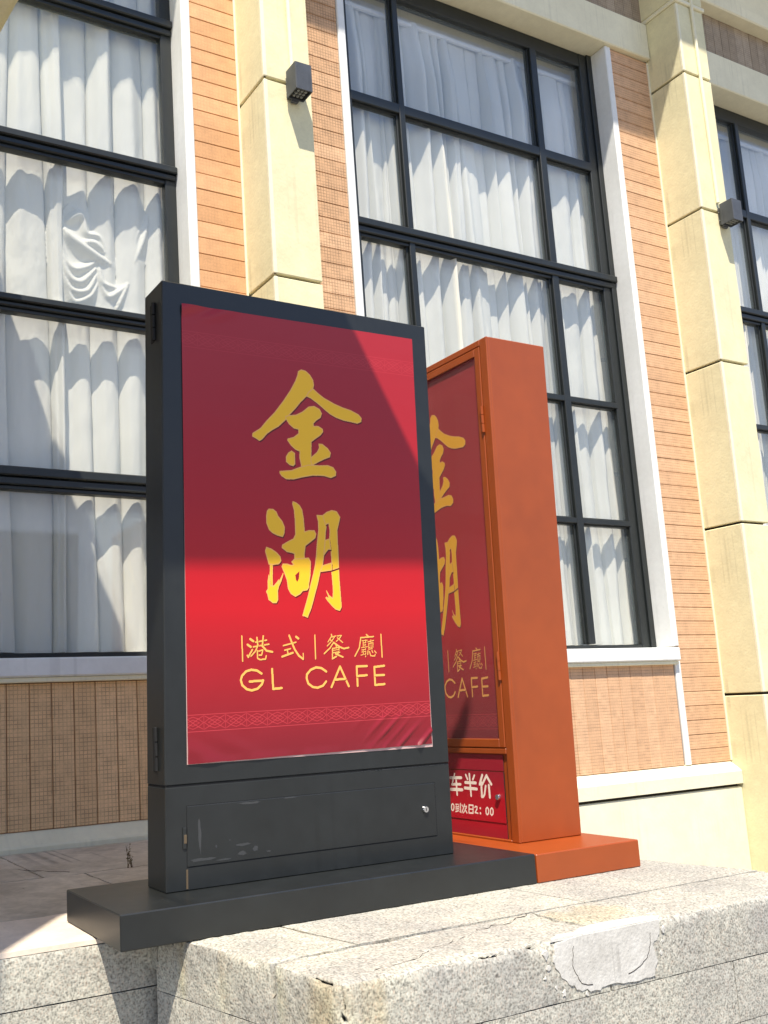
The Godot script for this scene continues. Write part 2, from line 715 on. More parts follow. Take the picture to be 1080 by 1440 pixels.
func ink_line(im: Image, w: float, a: Array) -> void:
	line(im, spots(a, PRINT, Vector2(2, 3)), w, INK_SHADE.lerp(srgb(200, 30, 40), 0.3))
	line(im, spots(a, PRINT), w, PALE_GOLD)


func paint_line(im: Image, w: float, a: Array) -> void:
	line(im, spots(a, Vector2(0.9, 0.5)), w * 0.52, Color(0.95, 0.89, 0.82))


func border(im: Image, y0: float, y1: float, strength: float) -> void:
	var c := srgb(232, 92, 96)
	for y in [y0, y1]:
		for x in 1000:
			im.set_pixel(x, int(y), im.get_pixel(x, int(y)).lerp(c, strength))
			im.set_pixel(x, int(y) + 1, im.get_pixel(x, int(y) + 1).lerp(c, strength * 0.7))
	var base := im.get_pixel(500, int(y0) + 6)
	var tone := base.lerp(c, strength * 0.72)
	var h := (y1 - y0) * 0.5 - 4
	var ym := (y0 + y1) * 0.5
	for k in 13:
		var x0 := k * 80.0 + 20.0
		for s in [-1.0, 1.0]:
			# petals and lozenges woven into a band
			line(im, PackedVector2Array([Vector2(x0 - 36, ym + s * h * 0.9), Vector2(x0 - 12, ym + s * h * 0.35), Vector2(x0, ym), Vector2(x0 + 12, ym - s * h * 0.35), Vector2(x0 + 36, ym - s * h * 0.9)]), 2.4, tone)
			line(im, PackedVector2Array([Vector2(x0 - 38, ym), Vector2(x0 - 20, ym + s * h * 0.55), Vector2(x0, ym + s * h * 0.85), Vector2(x0 + 20, ym + s * h * 0.55), Vector2(x0 + 38, ym)]), 2.2, tone)
			line(im, PackedVector2Array([Vector2(x0 - 24, ym), Vector2(x0, ym + s * h * 0.45), Vector2(x0 + 24, ym)]), 2.0, tone)
		line(im, PackedVector2Array([Vector2(x0 - 40, ym - h), Vector2(x0 - 40, ym + h)]), 2.0, tone)


func poster_print() -> Image:
	var im := Image.create(1000, 1550, false, Image.FORMAT_RGB8)
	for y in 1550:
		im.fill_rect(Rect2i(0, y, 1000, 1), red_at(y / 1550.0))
	border(im, 96, 152, 0.28)
	border(im, 1397, 1450, 0.62)
	ink_fill(im, [481, 119, 500, 121, 517, 129, 530, 141, 533, 153, 529, 162, 510, 172, 500, 182, 472, 199, 449, 216, 422, 233, 407, 245, 377, 262, 350, 272, 328, 282, 308, 296, 297, 300, 286, 296, 269, 291, 271, 284, 281, 280, 303, 271, 329, 252, 363, 230, 400, 201, 433, 172, 455, 148, 465, 133, 468, 124])
	ink_fill(im, [529, 162, 547, 171, 574, 182, 620, 194, 658, 201, 695, 206, 728, 214, 741, 222, 739, 231, 722, 236, 693, 234, 660, 232, 627, 227, 600, 220, 572, 208, 545, 196, 518, 186, 500, 182, 510, 172])
	ink_fill(im, [407, 237, 422, 234, 452, 231, 480, 222, 508, 208, 531, 205, 554, 211, 563, 221, 557, 231, 536, 240, 525, 247, 526, 254, 546, 253, 564, 259, 566, 265, 554, 274, 531, 284, 514, 292, 511, 330, 513, 350, 467, 357, 467, 347, 462, 332, 464, 317, 447, 314, 428, 305, 413, 293, 415, 290, 440, 285, 461, 275, 462, 265, 441, 263, 422, 254, 409, 242])
	ink_fill(im, [511, 330, 538, 316, 548, 305, 546, 296, 562, 296, 584, 305, 596, 315, 592, 325, 564, 332, 536, 341, 515, 348, 509, 340])
	ink_fill(im, [429, 318, 442, 323, 441, 336, 442, 348, 434, 353, 419, 351, 405, 344, 406, 332, 416, 323])
	ink_fill(im, [377, 368, 391, 367, 427, 364, 463, 355, 499, 348, 545, 348, 582, 346, 605, 350, 617, 360, 615, 369, 594, 375, 562, 371, 516, 372, 470, 378, 435, 384, 404, 385, 386, 379, 378, 373])
	ink_fill(im, [328, 457, 345, 457, 358, 463, 364, 472, 381, 484, 390, 497, 388, 511, 381, 519, 359, 516, 340, 511, 327, 504, 318, 490, 317, 475, 321, 462])
	ink_fill(im, [314, 544, 334, 548, 353, 555, 368, 564, 372, 574, 362, 581, 339, 583, 322, 582, 316, 568, 309, 553])
	ink_fill(im, [327, 582, 337, 582, 334, 617, 335, 632, 325, 632, 326, 599])
	ink_fill(im, [321, 606, 324, 617, 327, 630, 340, 631, 352, 623, 360, 617, 357, 625, 370, 612, 379, 602, 370, 619, 359, 632, 354, 643, 355, 661, 348, 668, 334, 668, 318, 661, 314, 649, 309, 643, 316, 638, 317, 619])
	ink_fill(im, [428, 437, 441, 439, 455, 445, 465, 455, 470, 474, 473, 506, 493, 502, 514, 502, 521, 510, 517, 519, 495, 529, 474, 538, 468, 560, 468, 568, 427, 573, 428, 557, 418, 555, 397, 553, 377, 544, 379, 538, 402, 530, 426, 523, 434, 513, 434, 475, 432, 456, 426, 442])
	ink_fill(im, [468, 567, 486, 566, 494, 575, 490, 607, 484, 624, 483, 633, 476, 639, 457, 641, 446, 648, 426, 654, 409, 648, 398, 637, 394, 617, 383, 599, 374, 587, 379, 581, 396, 581, 413, 584, 423, 582, 415, 576, 427, 569])
	ink_fill(im, [527, 466, 552, 466, 573, 472, 562, 505, 559, 524, 551, 559, 544, 583, 533, 597, 528, 609, 520, 626, 510, 644, 500, 663, 489, 682, 478, 695, 474, 701, 462, 698, 454, 697, 465, 678, 479, 654, 492, 626, 504, 603, 512, 584, 519, 559, 524, 533, 532, 502, 532, 479])
	ink_fill(im, [582, 593, 613, 587, 613, 606, 617, 654, 619, 678, 611, 686, 594, 683, 577, 674, 563, 665, 553, 657, 557, 655, 567, 660, 564, 652, 557, 641, 568, 652, 583, 658, 586, 640, 584, 616])
	ink_fill(im, [552, 466, 570, 458, 592, 453, 613, 455, 627, 468, 623, 478, 612, 500, 612, 519, 614, 548, 613, 587, 582, 593, 584, 576, 582, 545, 578, 520, 581, 501, 577, 484, 570, 485, 563, 488])
	ink_fill(im, [559, 524, 578, 520, 582, 545, 571, 545, 560, 552, 551, 559])
	ink_fill(im, [544, 583, 584, 576, 582, 593, 533, 597])
	ink_hole(im, [446, 597, 428, 606, 431, 617, 436, 621, 443, 613])
	ink_line(im, 5, [208, 740, 210, 794])
	ink_line(im, 8, [241, 747, 253, 752])
	ink_line(im, 8, [230, 759, 242, 764])
	ink_line(im, 6, [248, 770, 232, 785])
	ink_line(im, 6, [232, 786, 228, 782])
	ink_line(im, 5, [261, 754, 305, 750])
	ink_line(im, 5, [252, 764, 314, 759])
	ink_line(im, 6, [267, 744, 270, 762])
	ink_line(im, 6, [292, 741, 288, 760])
	ink_line(im, 5, [269, 763, 259, 774, 242, 784])
	ink_line(im, 7, [287, 762, 303, 773, 327, 776])
	ink_line(im, 5, [270, 774, 289, 771, 284, 782, 268, 782])
	ink_line(im, 5, [267, 772, 268, 789, 277, 792, 299, 791, 302, 784])
	ink_line(im, 5, [371, 763, 423, 756])
	ink_line(im, 8, [424, 744, 433, 748])
	ink_line(im, 7, [396, 741, 407, 758, 417, 772, 433, 786, 451, 794])
	ink_line(im, 4, [451, 794, 451, 781])
	ink_line(im, 5, [376, 773, 400, 770])
	ink_line(im, 5, [387, 772, 389, 782])
	ink_line(im, 7, [365, 787, 409, 779])
	ink_line(im, 5, [502, 741, 501, 794])
	ink_line(im, 5, [788, 742, 790, 795])
	ink_line(im, 5, [571, 740, 574, 747])
	ink_line(im, 4, [571, 745, 556, 757])
	ink_line(im, 4, [574, 746, 589, 744])
	ink_line(im, 4, [583, 747, 567, 758, 552, 766])
	ink_line(im, 4, [565, 752, 573, 756])
	ink_line(im, 4, [595, 744, 614, 743, 603, 751, 591, 756])
	ink_line(im, 4, [596, 748, 618, 759])
	ink_line(im, 5, [580, 758, 563, 771, 538, 783])
	ink_line(im, 6, [580, 759, 605, 769, 622, 773, 643, 771])
	ink_line(im, 4, [589, 765, 591, 769])
	ink_line(im, 4, [574, 772, 602, 770, 600, 780])
	ink_line(im, 5, [574, 772, 572, 795])
	ink_line(im, 3, [575, 776, 598, 775])
	ink_line(im, 4, [574, 782, 600, 780])
	ink_line(im, 6, [572, 795, 589, 790])
	ink_line(im, 4, [604, 781, 593, 784])
	ink_line(im, 6, [586, 784, 617, 792])
	ink_line(im, 5, [723, 742, 731, 746])
	ink_line(im, 5, [697, 749, 755, 747])
	ink_line(im, 5, [698, 749, 690, 772, 669, 791])
	ink_line(im, 3, [702, 756, 727, 755])
	ink_line(im, 3, [708, 756, 707, 771])
	ink_line(im, 4, [719, 755, 716, 793])
	ink_line(im, 3, [708, 761, 719, 761])
	ink_line(im, 3, [707, 766, 718, 766])
	ink_line(im, 3, [699, 772, 726, 770])
	ink_line(im, 3, [700, 777, 716, 776])
	ink_line(im, 3, [699, 782, 714, 781])
	ink_line(im, 3, [695, 789, 715, 787])
	ink_line(im, 3, [707, 777, 706, 788])
	ink_line(im, 4, [729, 759, 754, 756])
	ink_line(im, 3, [742, 754, 742, 761])
	ink_line(im, 3, [731, 763, 752, 761, 750, 772, 731, 773, 731, 763])
	ink_line(im, 2, [738, 762, 738, 772])
	ink_line(im, 2, [746, 762, 745, 772])
	ink_line(im, 3, [730, 776, 748, 775])
	ink_line(im, 4, [728, 779, 726, 788])
	ink_line(im, 4, [734, 781, 739, 791, 757, 792, 759, 788])
	ink_line(im, 4, [745, 779, 749, 784])
	ink_line(im, 4, [757, 780, 764, 785])
	ink_line(im, 8, [282, 822, 264, 815, 242, 813, 222, 816, 206, 825, 201, 834, 206, 845, 223, 854, 242, 857, 265, 854, 282, 845, 288, 837, 235, 838])
	ink_line(im, 8, [324, 813, 326, 856, 360, 855])
	ink_line(im, 8, [544, 823, 524, 815, 502, 813, 479, 818, 463, 828, 462, 837, 468, 848, 486, 856, 506, 858, 528, 854, 542, 845])
	ink_line(im, 8, [564, 858, 603, 813, 638, 858])
	ink_line(im, 8, [578, 842, 623, 841])
	ink_line(im, 8, [676, 858, 675, 814, 720, 814])
	ink_line(im, 8, [676, 836, 718, 835])
	ink_line(im, 8, [797, 815, 753, 817, 753, 858, 795, 857])
	ink_line(im, 8, [754, 836, 795, 836])
	return im


func board_print() -> Image:
	var im := Image.create(900, 500, false, Image.FORMAT_RGB8)
	for y in 500:
		var t := y / 500.0
		im.fill_rect(Rect2i(0, y, 900, 1), srgb(150, 28, 44).lerp(srgb(178, 16, 34), smoothstep(0.2, 0.6, t) - smoothstep(0.75, 1.0, t)))
	paint_line(im, 22, [508, 259, 476, 387])
	paint_line(im, 36, [459, 312, 577, 304])
	paint_line(im, 32, [473, 394, 567, 386])
	paint_line(im, 38, [458, 458, 581, 453])
	paint_line(im, 28, [521, 341, 524, 521])
	paint_line(im, 26, [627, 264, 644, 318])
	paint_line(im, 26, [718, 265, 699, 317])
	paint_line(im, 36, [619, 359, 727, 357])
	paint_line(im, 36, [610, 428, 734, 430])
	paint_line(im, 28, [666, 252, 672, 519])
	paint_line(im, 32, [799, 256, 767, 370])
	paint_line(im, 32, [784, 343, 783, 520])
	paint_line(im, 30, [842, 256, 794, 367])
	paint_line(im, 34, [841, 262, 884, 360])
	paint_line(im, 28, [827, 384, 811, 486, 796, 519])
	paint_line(im, 32, [859, 374, 862, 518])
	paint_line(im, 18, [469, 638, 457, 653, 453, 683, 455, 712, 465, 724, 476, 710, 482, 679, 479, 650, 469, 638])
	paint_line(im, 14, [438, 655, 436, 708])
	paint_line(im, 12, [501, 641, 524, 639])
	paint_line(im, 10, [512, 640, 502, 674])
	paint_line(im, 12, [499, 677, 528, 667])
	paint_line(im, 12, [513, 672, 512, 731])
	paint_line(im, 12, [498, 700, 527, 694])
	paint_line(im, 14, [496, 733, 528, 719])
	paint_line(im, 12, [535, 637, 533, 709])
	paint_line(im, 16, [553, 625, 550, 733])
	paint_line(im, 10, [550, 733, 539, 728])
	paint_line(im, 16, [569, 643, 576, 658])
	paint_line(im, 16, [584, 677, 564, 734])
	paint_line(im, 16, [597, 630, 584, 674])
	paint_line(im, 14, [590, 657, 618, 653, 612, 680])
	paint_line(im, 14, [604, 675, 596, 708, 578, 739])
	paint_line(im, 18, [600, 694, 617, 734])
	paint_line(im, 18, [644, 634, 686, 633, 681, 729, 639, 731, 644, 634])
	paint_line(im, 16, [642, 683, 683, 681])
	paint_line(im, 18, [703, 656, 712, 642, 726, 647, 724, 673, 703, 717, 731, 723])
	paint_line(im, 26, [758, 659, 759, 660])
	paint_line(im, 26, [757, 719, 757, 721])
	paint_line(im, 18, [830, 641, 817, 658, 814, 687, 815, 715, 825, 729, 838, 712, 842, 683, 839, 656, 830, 641])
	paint_line(im, 18, [874, 642, 861, 659, 859, 688, 860, 715, 869, 730, 882, 713, 886, 684, 884, 656, 874, 642])
	return im


# ------------------------------------------------------------------ setting
func struct_node(called: String) -> Node3D:
	var o := Node3D.new()
	o.name = called
	o.set_meta("kind", "structure")
	add_child(o, true)
	return o


func make_ground() -> void:
	var st := begin()
	quad(st, Vector3(-400, 0, -400), Vector3(400, 0, -400), Vector3(400, 0, 400), Vector3(-400, 0, 400), Vector3.UP)
	var o := part("pavement", st.commit(), M.asphalt, self)
	o.set_meta("kind", "structure")
	tag(o, "pale grey street pavement in front of the granite platform", "pavement")


func edge_x(z: float) -> float:          # the platform's short side that runs towards the street
	return 1.036 + 0.2137 * (z + 2.61)


func far_x(z: float) -> float:           # its other end
	return 3.05 + 0.225 * (z + 1.885)


func make_platform() -> void:
	var p := struct_node("granite_platform")
	tag(p, "granite platform with worn rounded edges under the two standing signs", "platform")
	var g := [M.granite_0, M.granite_1, M.granite_2]
	# the core, set back behind every joint
	var st := begin()
	for q in [[1.075, -2.62, 1.225, -1.91, 3.02, -1.91, 2.45, -4.52], [-3.0, -2.67, 1.09, -2.67, 2.5, -4.52, -3.0, -4.52]]:
		var c := [Vector3(q[0], 0, q[1]), Vector3(q[2], 0, q[3]), Vector3(q[4], 0, q[5]), Vector3(q[6], 0, q[7])]
		var up := Vector3(0, TOP - 0.02 + (0.0 if q[0] > 0 else 0.003), 0)
		var mid: Vector3 = (c[0] + c[1] + c[2] + c[3]) * 0.25
		quad(st, c[0] + up, c[1] + up, c[2] + up, c[3] + up, Vector3.UP)
		for k in 4:
			var a: Vector3 = c[k]
			var b: Vector3 = c[(k + 1) % 4]
			quad(st, a, b, b + up, a + up, (a + b) * 0.5 - mid)
	part("core", st.commit(), M.joint, p)
	# edge stones round the corner: top course
	var e := 0.0025
	var rows := [
		[edge_x(-2.61), -2.61, edge_x(-2.136), -2.136, 1.40, -2.153, 1.32, -2.61],
		[edge_x(-2.132), -2.132, edge_x(-1.885) - 0.012, -1.885, 1.985, -1.885, 1.985, -2.151],
		[1.989, -1.885, far_x(-1.885), -1.885, far_x(-2.151), -2.151, 1.989, -2.151],
	]
	for k in 3:
		part("edge_stone", rough_stone(rows[k], 0.7504, TOP, 0.014, 0.0035, [0.012, 0.020, 0.012][k], true), g[[0, 0, 1][k]], p)
	var low := [
		[edge_x(-2.61), -2.61, edge_x(-2.30), -2.30, 1.42, -2.30, 1.34, -2.61],
		[edge_x(-2.297), -2.297, edge_x(-1.885), -1.885, 1.56, -1.885, 1.56, -2.297],
		[1.563, -1.885, 2.46, -1.885, 2.46, -2.15, 1.563, -2.15],
		[2.463, -1.885, far_x(-1.885), -1.885, far_x(-2.15), -2.15, 2.463, -2.15],
	]
	for c in [[0.5905, 0.7497], [0.4325, 0.5890], [0.2745, 0.4310], [0.1165, 0.2730], [-0.02, 0.1150]]:
		for k in 4:
			part("face_stone", rough_stone(low[k], c[0], c[1], 0.02 if c[0] > 0.5 else 0.06, 0.0035, 0.0018, true), g[[2, 0, 1, 1][k]], p)
	# slabs behind the edge stones
	for q in [
		[1.405, -2.157, 2.20, -2.157, 2.17, -2.607, 1.325, -2.607], [2.204, -2.157, far_x(-2.157), -2.157, far_x(-2.607), -2.607, 2.174, -2.607],
		[1.04, -2.613, 2.02, -2.613, 2.02, -3.20, 1.04, -3.20], [2.024, -2.613, far_x(-2.613), -2.613, far_x(-3.2), -3.20, 2.024, -3.20],
	]:
		part("paving_slab", rough_stone(q, 0.80, TOP, 0.03, 0.002, 0.004, true), g[1 if q[0] > 2.0 else 0], p)
	# the other wing: a row of edge blocks with a smooth top, then the landing
	for q in [[-0.42, 1.06], [-1.9, -0.424], [-3.0, -1.904]]:
		part("edge_stone", rough_stone([q[0], -2.652, q[1], -2.652, q[1], -2.99, q[0], -2.99], 0.7525, TOP - 0.0135, 0.016, 0.003, 0.006, true), g[2], p)
		part("edge_cap", rough_stone([q[0], -2.656, q[1], -2.656, q[1], -3.06, q[0], -3.06], TOP - 0.015, TOP, 0.03, 0.0008, 0.004), M.smooth_stone, p)
		for c in [[0.5905, 0.7497], [0.4325, 0.5890], [0.2745, 0.4310], [0.1165, 0.2730], [-0.02, 0.1150]]:
			part("face_stone", rough_stone([q[0] - 0.3, -2.652, q[1] - (0.3 if q[1] < 1.0 else 0.0), -2.652, q[1] - (0.3 if q[1] < 1.0 else 0.0), -2.9, q[0] - 0.3, -2.9], c[0], c[1], 0.02 if c[0] > 0.5 else 0.06, 0.003, 0.0018, true), g[0], p)
	for z in [[-3.064, -3.776], [-3.781, -4.52]]:
		var xs := [-3.0, -1.75, -0.5, 0.42, 1.21 if z[0] > -3.5 else 1.05, 2.46]
		for k in 5:
			part("paving_slab", rough_stone([xs[k] + e, z[0], xs[k + 1] - e, z[0], xs[k + 1] - e, z[1], xs[k] + e, z[1]], 0.82, TOP + 0.001 * sin(k * 2.0 + z[0]), 0.04, 0.0025, 0.006), M.landing_stone, p)
	# cracks that wander across the stones
	for c in [
		[1.30, -1.93, 1.44, -1.955, 1.50, -2.0, 1.62, -2.03, 1.74, -2.085, 1.86, -2.10, 1.985, -2.15],
		[0.80, -4.30, 0.93, -4.15, 1.02, -4.04, 1.07, -3.95, 1.19, -3.80],
	]:
		var pts := []
		for i in range(0, c.size() - 2, 2):
			for s in 6:
				var a := Vector2(c[i], c[i + 1]).lerp(Vector2(c[i + 2], c[i + 3]), s / 6.0)
				pts.append(Vector3(a.x + 0.012 * noise.get_noise_2d(a.x * 30, a.y * 30), TOP - 0.0005, a.y + 0.02 * noise.get_noise_2d(a.y * 24, a.x * 24)))
		part("crack", tube(pts, 0.0007, 0.0013, 5), M.crack, p)
	# cement that was smeared over the broken arris
	var rim := PackedVector2Array()
	var ring := [1.815, 0.893, 1.90, 0.8985, 2.02, 0.8975, 2.185, 0.8985, 2.178, 0.866, 2.150, 0.840, 2.160, 0.798, 2.146, 0.764, 2.071, 0.758, 1.985, 0.768, 1.944, 0.762, 1.883, 0.768, 1.850, 0.786, 1.822, 0.81, 1.797, 0.845, 1.803, 0.875]
	for i in range(0, ring.size(), 2):
		var a := Vector2(ring[i], ring[i + 1])
		var b := Vector2(ring[(i + 2) % ring.size()], ring[(i + 3) % ring.size()])
		for s in 4:
			var q := a.lerp(b, s / 4.0)
			rim.append(q + (Vector2(noise.get_noise_2d(q.x * 60, q.y * 60), noise.get_noise_2d(q.y * 60, q.x * 60)) * 0.007 if q.y < 0.895 else Vector2.ZERO))
	part("cement_patch", plate(rim, Vector3(0, 0, -1.892), Vector3.RIGHT, Vector3.UP, Vector3.BACK, 0.0095, 0.004), M.cement, p, Vector3.ZERO, "white cement patch on the platform's broken front edge")
	for q in [[1.775, 0.868, 0.014], [1.782, 0.838, 0.010], [1.768, 0.815, 0.007], [1.80, 0.79, 0.009], [1.825, 0.772, 0.012], [2.195, 0.872, 0.012], [2.19, 0.842, 0.007], [2.18, 0.815, 0.006], [1.90, 0.757, 0.008]]:
		var ring2 := PackedVector2Array()
		for k in 11:
			ring2.append(Vector2(q[0], q[1]) + Vector2(cos(TAU * k / 11), sin(TAU * k / 11)) * q[2] * rng.randf_range(0.5, 1.1))
		part("cement_fleck", plate(ring2, Vector3(0, 0, -1.8915), Vector3.RIGHT, Vector3.UP, Vector3.BACK, 0.0085, 0.002), M.cement, p)
	var over := PackedVector2Array()
	var ov := [1.80, -1.890, 1.85, -1.918, 1.90, -1.912, 1.95, -1.938, 2.05, -1.945, 2.13, -1.935, 2.19, -1.925, 2.205, -1.90, 2.186, -1.8865, 2.08, -1.8845, 1.99, -1.8865, 1.90, -1.885, 1.83, -1.888]
	for i in range(0, ov.size(), 2):
		over.append(Vector2(ov[i], ov[i + 1]))
	part("cement_patch", plate(over, Vector3(0, TOP - 0.006, 0), Vector3.RIGHT, Vector3.BACK, Vector3.UP, 0.0072, 0.003), M.cement, p)
	for c in [[1.868, 0.878, 1.862, 0.85, 1.860, 0.828, 1.872, 0.805, 1.884, 0.786, 1.905, 0.779, 1.925, 0.777], [2.145, 0.87, 2.142, 0.85, 2.136, 0.832, 2.125, 0.812, 2.10, 0.796, 2.07, 0.786, 2.045, 0.781]]:
		var pts := []
		for i in range(0, c.size() - 2, 2):
			for s in 5:
				var a := Vector2(c[i], c[i + 1]).lerp(Vector2(c[i + 2], c[i + 3]), s / 5.0)
				pts.append(Vector3(a.x + 0.004 * noise.get_noise_2d(a.x * 80, a.y * 80), a.y, -1.8827))
		part("crack", tube(pts, 0.0008, 0.0014, 5), M.crack, p)


# ------------------------------------------------------------------ the building
func tiles(holder_: Node3D, x0: float, x1: float, y0: float, y1: float, pitch_x: float, pitch_y: float, front: float, look: String) -> void:
	var nx := maxi(1, int(round((x1 - x0) / pitch_x)))
	var ny := maxi(1, int(round((y1 - y0) / pitch_y)))
	var w := (x1 - x0) / nx
	var h := (y1 - y0) / ny
	var gap := 0.0022 if pitch_x > 1.0 or look == "tile_mid" else 0.0011
	var shapes := []
	for k in 2:
		shapes.append(box(Vector3(-w * 0.5 + gap, -h * 0.5 + gap * (1.0 if k else 0.7), -0.012), Vector3(w * 0.5 - gap, h * 0.5 - gap, 0.0), 0.0022))
	for j in ny:
		for i in nx:
			var o := part("tile", shapes[rng.randi() % 2], M["%s_%d" % [look, rng.randi() % 4]], holder_, Vector3(x0 + (i + 0.5) * w, y0 + (j + 0.5) * h, front + rng.randf_range(-0.0012, 0.0008)))
			o.rotation = Vector3(rng.randf_range(-0.004, 0.004), rng.randf_range(-0.002, 0.002), rng.randf_range(-0.0015, 0.0015))


func make_building() -> void:
	var b := thing("cafe_building", "cafe building of orange tiles and cream pilasters with tall curtained windows", "building", Vector3(4.5, 0, WALL))
	var bays := [[-0.29, 2.15], [3.32, 5.758], [6.97, 9.41]]
	# walls behind the facing, with the window openings left free
	for w in [[-6.0, -0.31], [2.17, 3.30], [5.778, 6.95], [9.43, 14.0]]:
		part("wall", box(Vector3(w[0], 0, -4.9), Vector3(w[1], 6.45, -4.613), 0.0), M.grout, b)
	for w in bays:
		part("wall", box(Vector3(w[0], 0, -4.9), Vector3(w[1], 1.70, -4.613), 0.0), M.grout, b)
	part("wall", box(Vector3(-6, 6.47, -4.895), Vector3(14, 8.6, -4.613), 0.0), M.grout, b)
	# tiled strips beside the pilasters
	var strips := [[2.205, 2.515, 0.985, "tile_faint"], [2.83, 3.262, 2.78, "tile_open"], [5.818, 6.238, 0.985, "tile_lines"], [6.55, 6.91, 3.6, "tile_lines"]]
	for s in strips:
		var h := part("tile_strip", box(Vector3(s[0], 0.83, -4.613), Vector3(s[1], 6.45, -4.6085), 0.0), M.grout, b)
		tiles(h, s[0], s[1], s[2], 6.447, 9.0, 0.0998, WALL, s[3])
	part("tile_strip", box(Vector3(2.83, 0.83, -4.6085), Vector3(3.262, 2.775, -4.601), 0.001), M.tile_open_0, b)
	# panels under the sills
	var pl := part("tile_panel", box(Vector3(-0.29, 0.83, -4.613), Vector3(2.205, 1.70, -4.6085), 0.0), M.grout, b)
	tiles(pl, -0.318, 2.205, 0.985, 1.672, 0.1097, 9.0, WALL - 0.001, "tile_mid")
	var pr := part("tile_panel", box(Vector3(3.32, 0.83, -4.613), Vector3(5.752, 1.70, -4.6085), 0.0), M.grout, b)
	tiles(pr, 3.338, 5.751, 0.985, 1.70, 0.1097, 9.0, WALL - 0.001, "tile_lines")
	var far := part("tile_panel", box(Vector3(6.97, 0.83, -4.613), Vector3(9.41, 1.70, -4.6085), 0.0), M.grout, b)
	tiles(far, 6.99, 9.403, 0.985, 1.70, 0.1097, 9.0, WALL - 0.001, "tile_lines")
	# frieze over the beam
	for f in [[3.5, 6.238], [6.55, 9.2]]:
		var h := part("frieze", box(Vector3(f[0] - 0.6, 6.76, -4.613), Vector3(f[1], 7.16, -4.6085), 0.0), M.grout, b)
		tiles(h, f[0], f[1], 6.762, 7.15, 0.098, 9.0, WALL, "tile_brown")
	# beams, cornice and eave
	for f in [[-1.2, 2.513], [2.832, 6.236], [6.552, 12.0]]:
		part("beam", box(Vector3(f[0], 6.452, -4.9), Vector3(f[1], 6.76, -4.56), 0.008), M.cream_smooth, b)
		part("cornice", box(Vector3(f[0], 7.15, -4.62), Vector3(f[1], 7.26, -4.49), 0.01), M.cream_smooth, b)
		part("cornice", box(Vector3(f[0], 7.262, -4.62), Vector3(f[1], 8.5, -4.53), 0.01), M.cream_smooth, b)
		# base moulding with a sloped top
		var st := begin()
		var prof := [Vector2(-4.612, 0.985), Vector2(-4.532, 0.928), Vector2(-4.526, 0.918), Vector2(-4.526, 0.834), Vector2(-4.612, 0.832)]
		for k in prof.size():
			var a: Vector2 = prof[k]
			var c: Vector2 = prof[(k + 1) % prof.size()]
			quad(st, Vector3(f[0], a.y, a.x), Vector3(f[1], a.y, a.x), Vector3(f[1], c.y, c.x), Vector3(f[0], c.y, c.x), Vector3(0, (a.y + c.y) * 0.5 - 0.9, (a.x + c.x) * 0.5 + 4.58))
		part("base_moulding", st.commit(), M.cream_smooth, b)
		part("base_groove", box(Vector3(f[0], 0.80, -4.612), Vector3(f[1], 0.8315, -4.575), 0.0), M.joint, b)
		part("base_wall", box(Vector3(f[0], 0.0, -4.612), Vector3(f[1], 0.812, -4.54), 0.006), M.cream_smooth, b)
	part("eave", box(Vector3(-7, 8.52, -4.9), Vector3(15, 8.75, -3.30), 0.01), M.cream_smooth, b)
	# pilasters: blocks with open joints over a dark core
	for p in [[2.515, 2.83], [6.238, 6.55]]:
		var core := part("pilaster", box(Vector3(p[0] + 0.03, 0, -4.612), Vector3(p[1] - 0.03, 8.51, PIL - 0.03), 0.0), M.joint, b)
		var ys := [0.0, 1.449, 2.652, 3.853, 5.047, 6.173, 6.765]
		for k in 6:
			part("block", box(Vector3(p[0], ys[k] + (0.009 if k else 0.0), -4.6115), Vector3(p[1], ys[k + 1] - (0.009 if k < 5 else 0.0), PIL), 0.005), M.cream, core)
		for k in 6:
			part("corner_bead", box(Vector3(p[0] - 0.0015, ys[k] + 0.009, PIL - 0.020), Vector3(p[0] + 0.024, ys[k + 1] - 0.009, PIL + 0.0025), 0.004), M.cream_smooth, core)
		part("corner_bead", box(Vector3(p[0] - 0.011, 0.99, -4.606), Vector3(p[0] + 0.002, 6.44, -4.590), 0.003), M.cream_smooth, core)
		part("collar", box(Vector3(p[0] - 0.014, 6.766, -4.6115), Vector3(p[1] + 0.014, 6.80, PIL + 0.016), 0.006), M.cream_smooth, core)
		part("block", box(Vector3(p[0] - 0.006, 6.801, -4.6115), Vector3(p[1] + 0.006, 8.515, PIL + 0.006), 0.012), M.cream, core)
		part("conduit", tube([Vector3(p[0] + 0.165, 8.5, PIL + 0.018), Vector3(p[0] + 0.163, 6.9, PIL + 0.018), Vector3(p[0] + 0.172, 6.6, PIL + 0.010), Vector3(p[0] + 0.185, 5.12, PIL + 0.010)], 0.013, 0.013, 10), M.cream_smooth, core)
	# windows
	var three := [[3.815, 3.889], [5.095, 5.185]]
	var bars := [[2.665, 2.724], [3.550, 3.612], [4.485, 4.600], [5.440, 5.530]]
	window(b, bays[0], [[0.89, 0.965]], [[2.656, 2.770], [3.610, 3.695], [4.535, 4.635], [5.470, 5.580]], [0, 1, 2, 3], 0.07)
	window(b, bays[1], three, bars, [2], 0.125)
	window(b, bays[2], [[7.465, 7.539], [8.745, 8.835]], bars, [2], 0.125)
	# the room behind the curtains
	part("room_floor", box(Vector3(-6, 0.5, -9.0), Vector3(14, 0.9, -4.901), 0.0), M.room_paint, b)
	part("room_ceiling", box(Vector3(-6, 6.6, -9.0), Vector3(14, 6.9, -4.901), 0.0), M.room_paint, b)
	part("room_wall", box(Vector3(-6, 0.9, -9.3), Vector3(14, 6.6, -9.0), 0.0), M.room_paint, b)
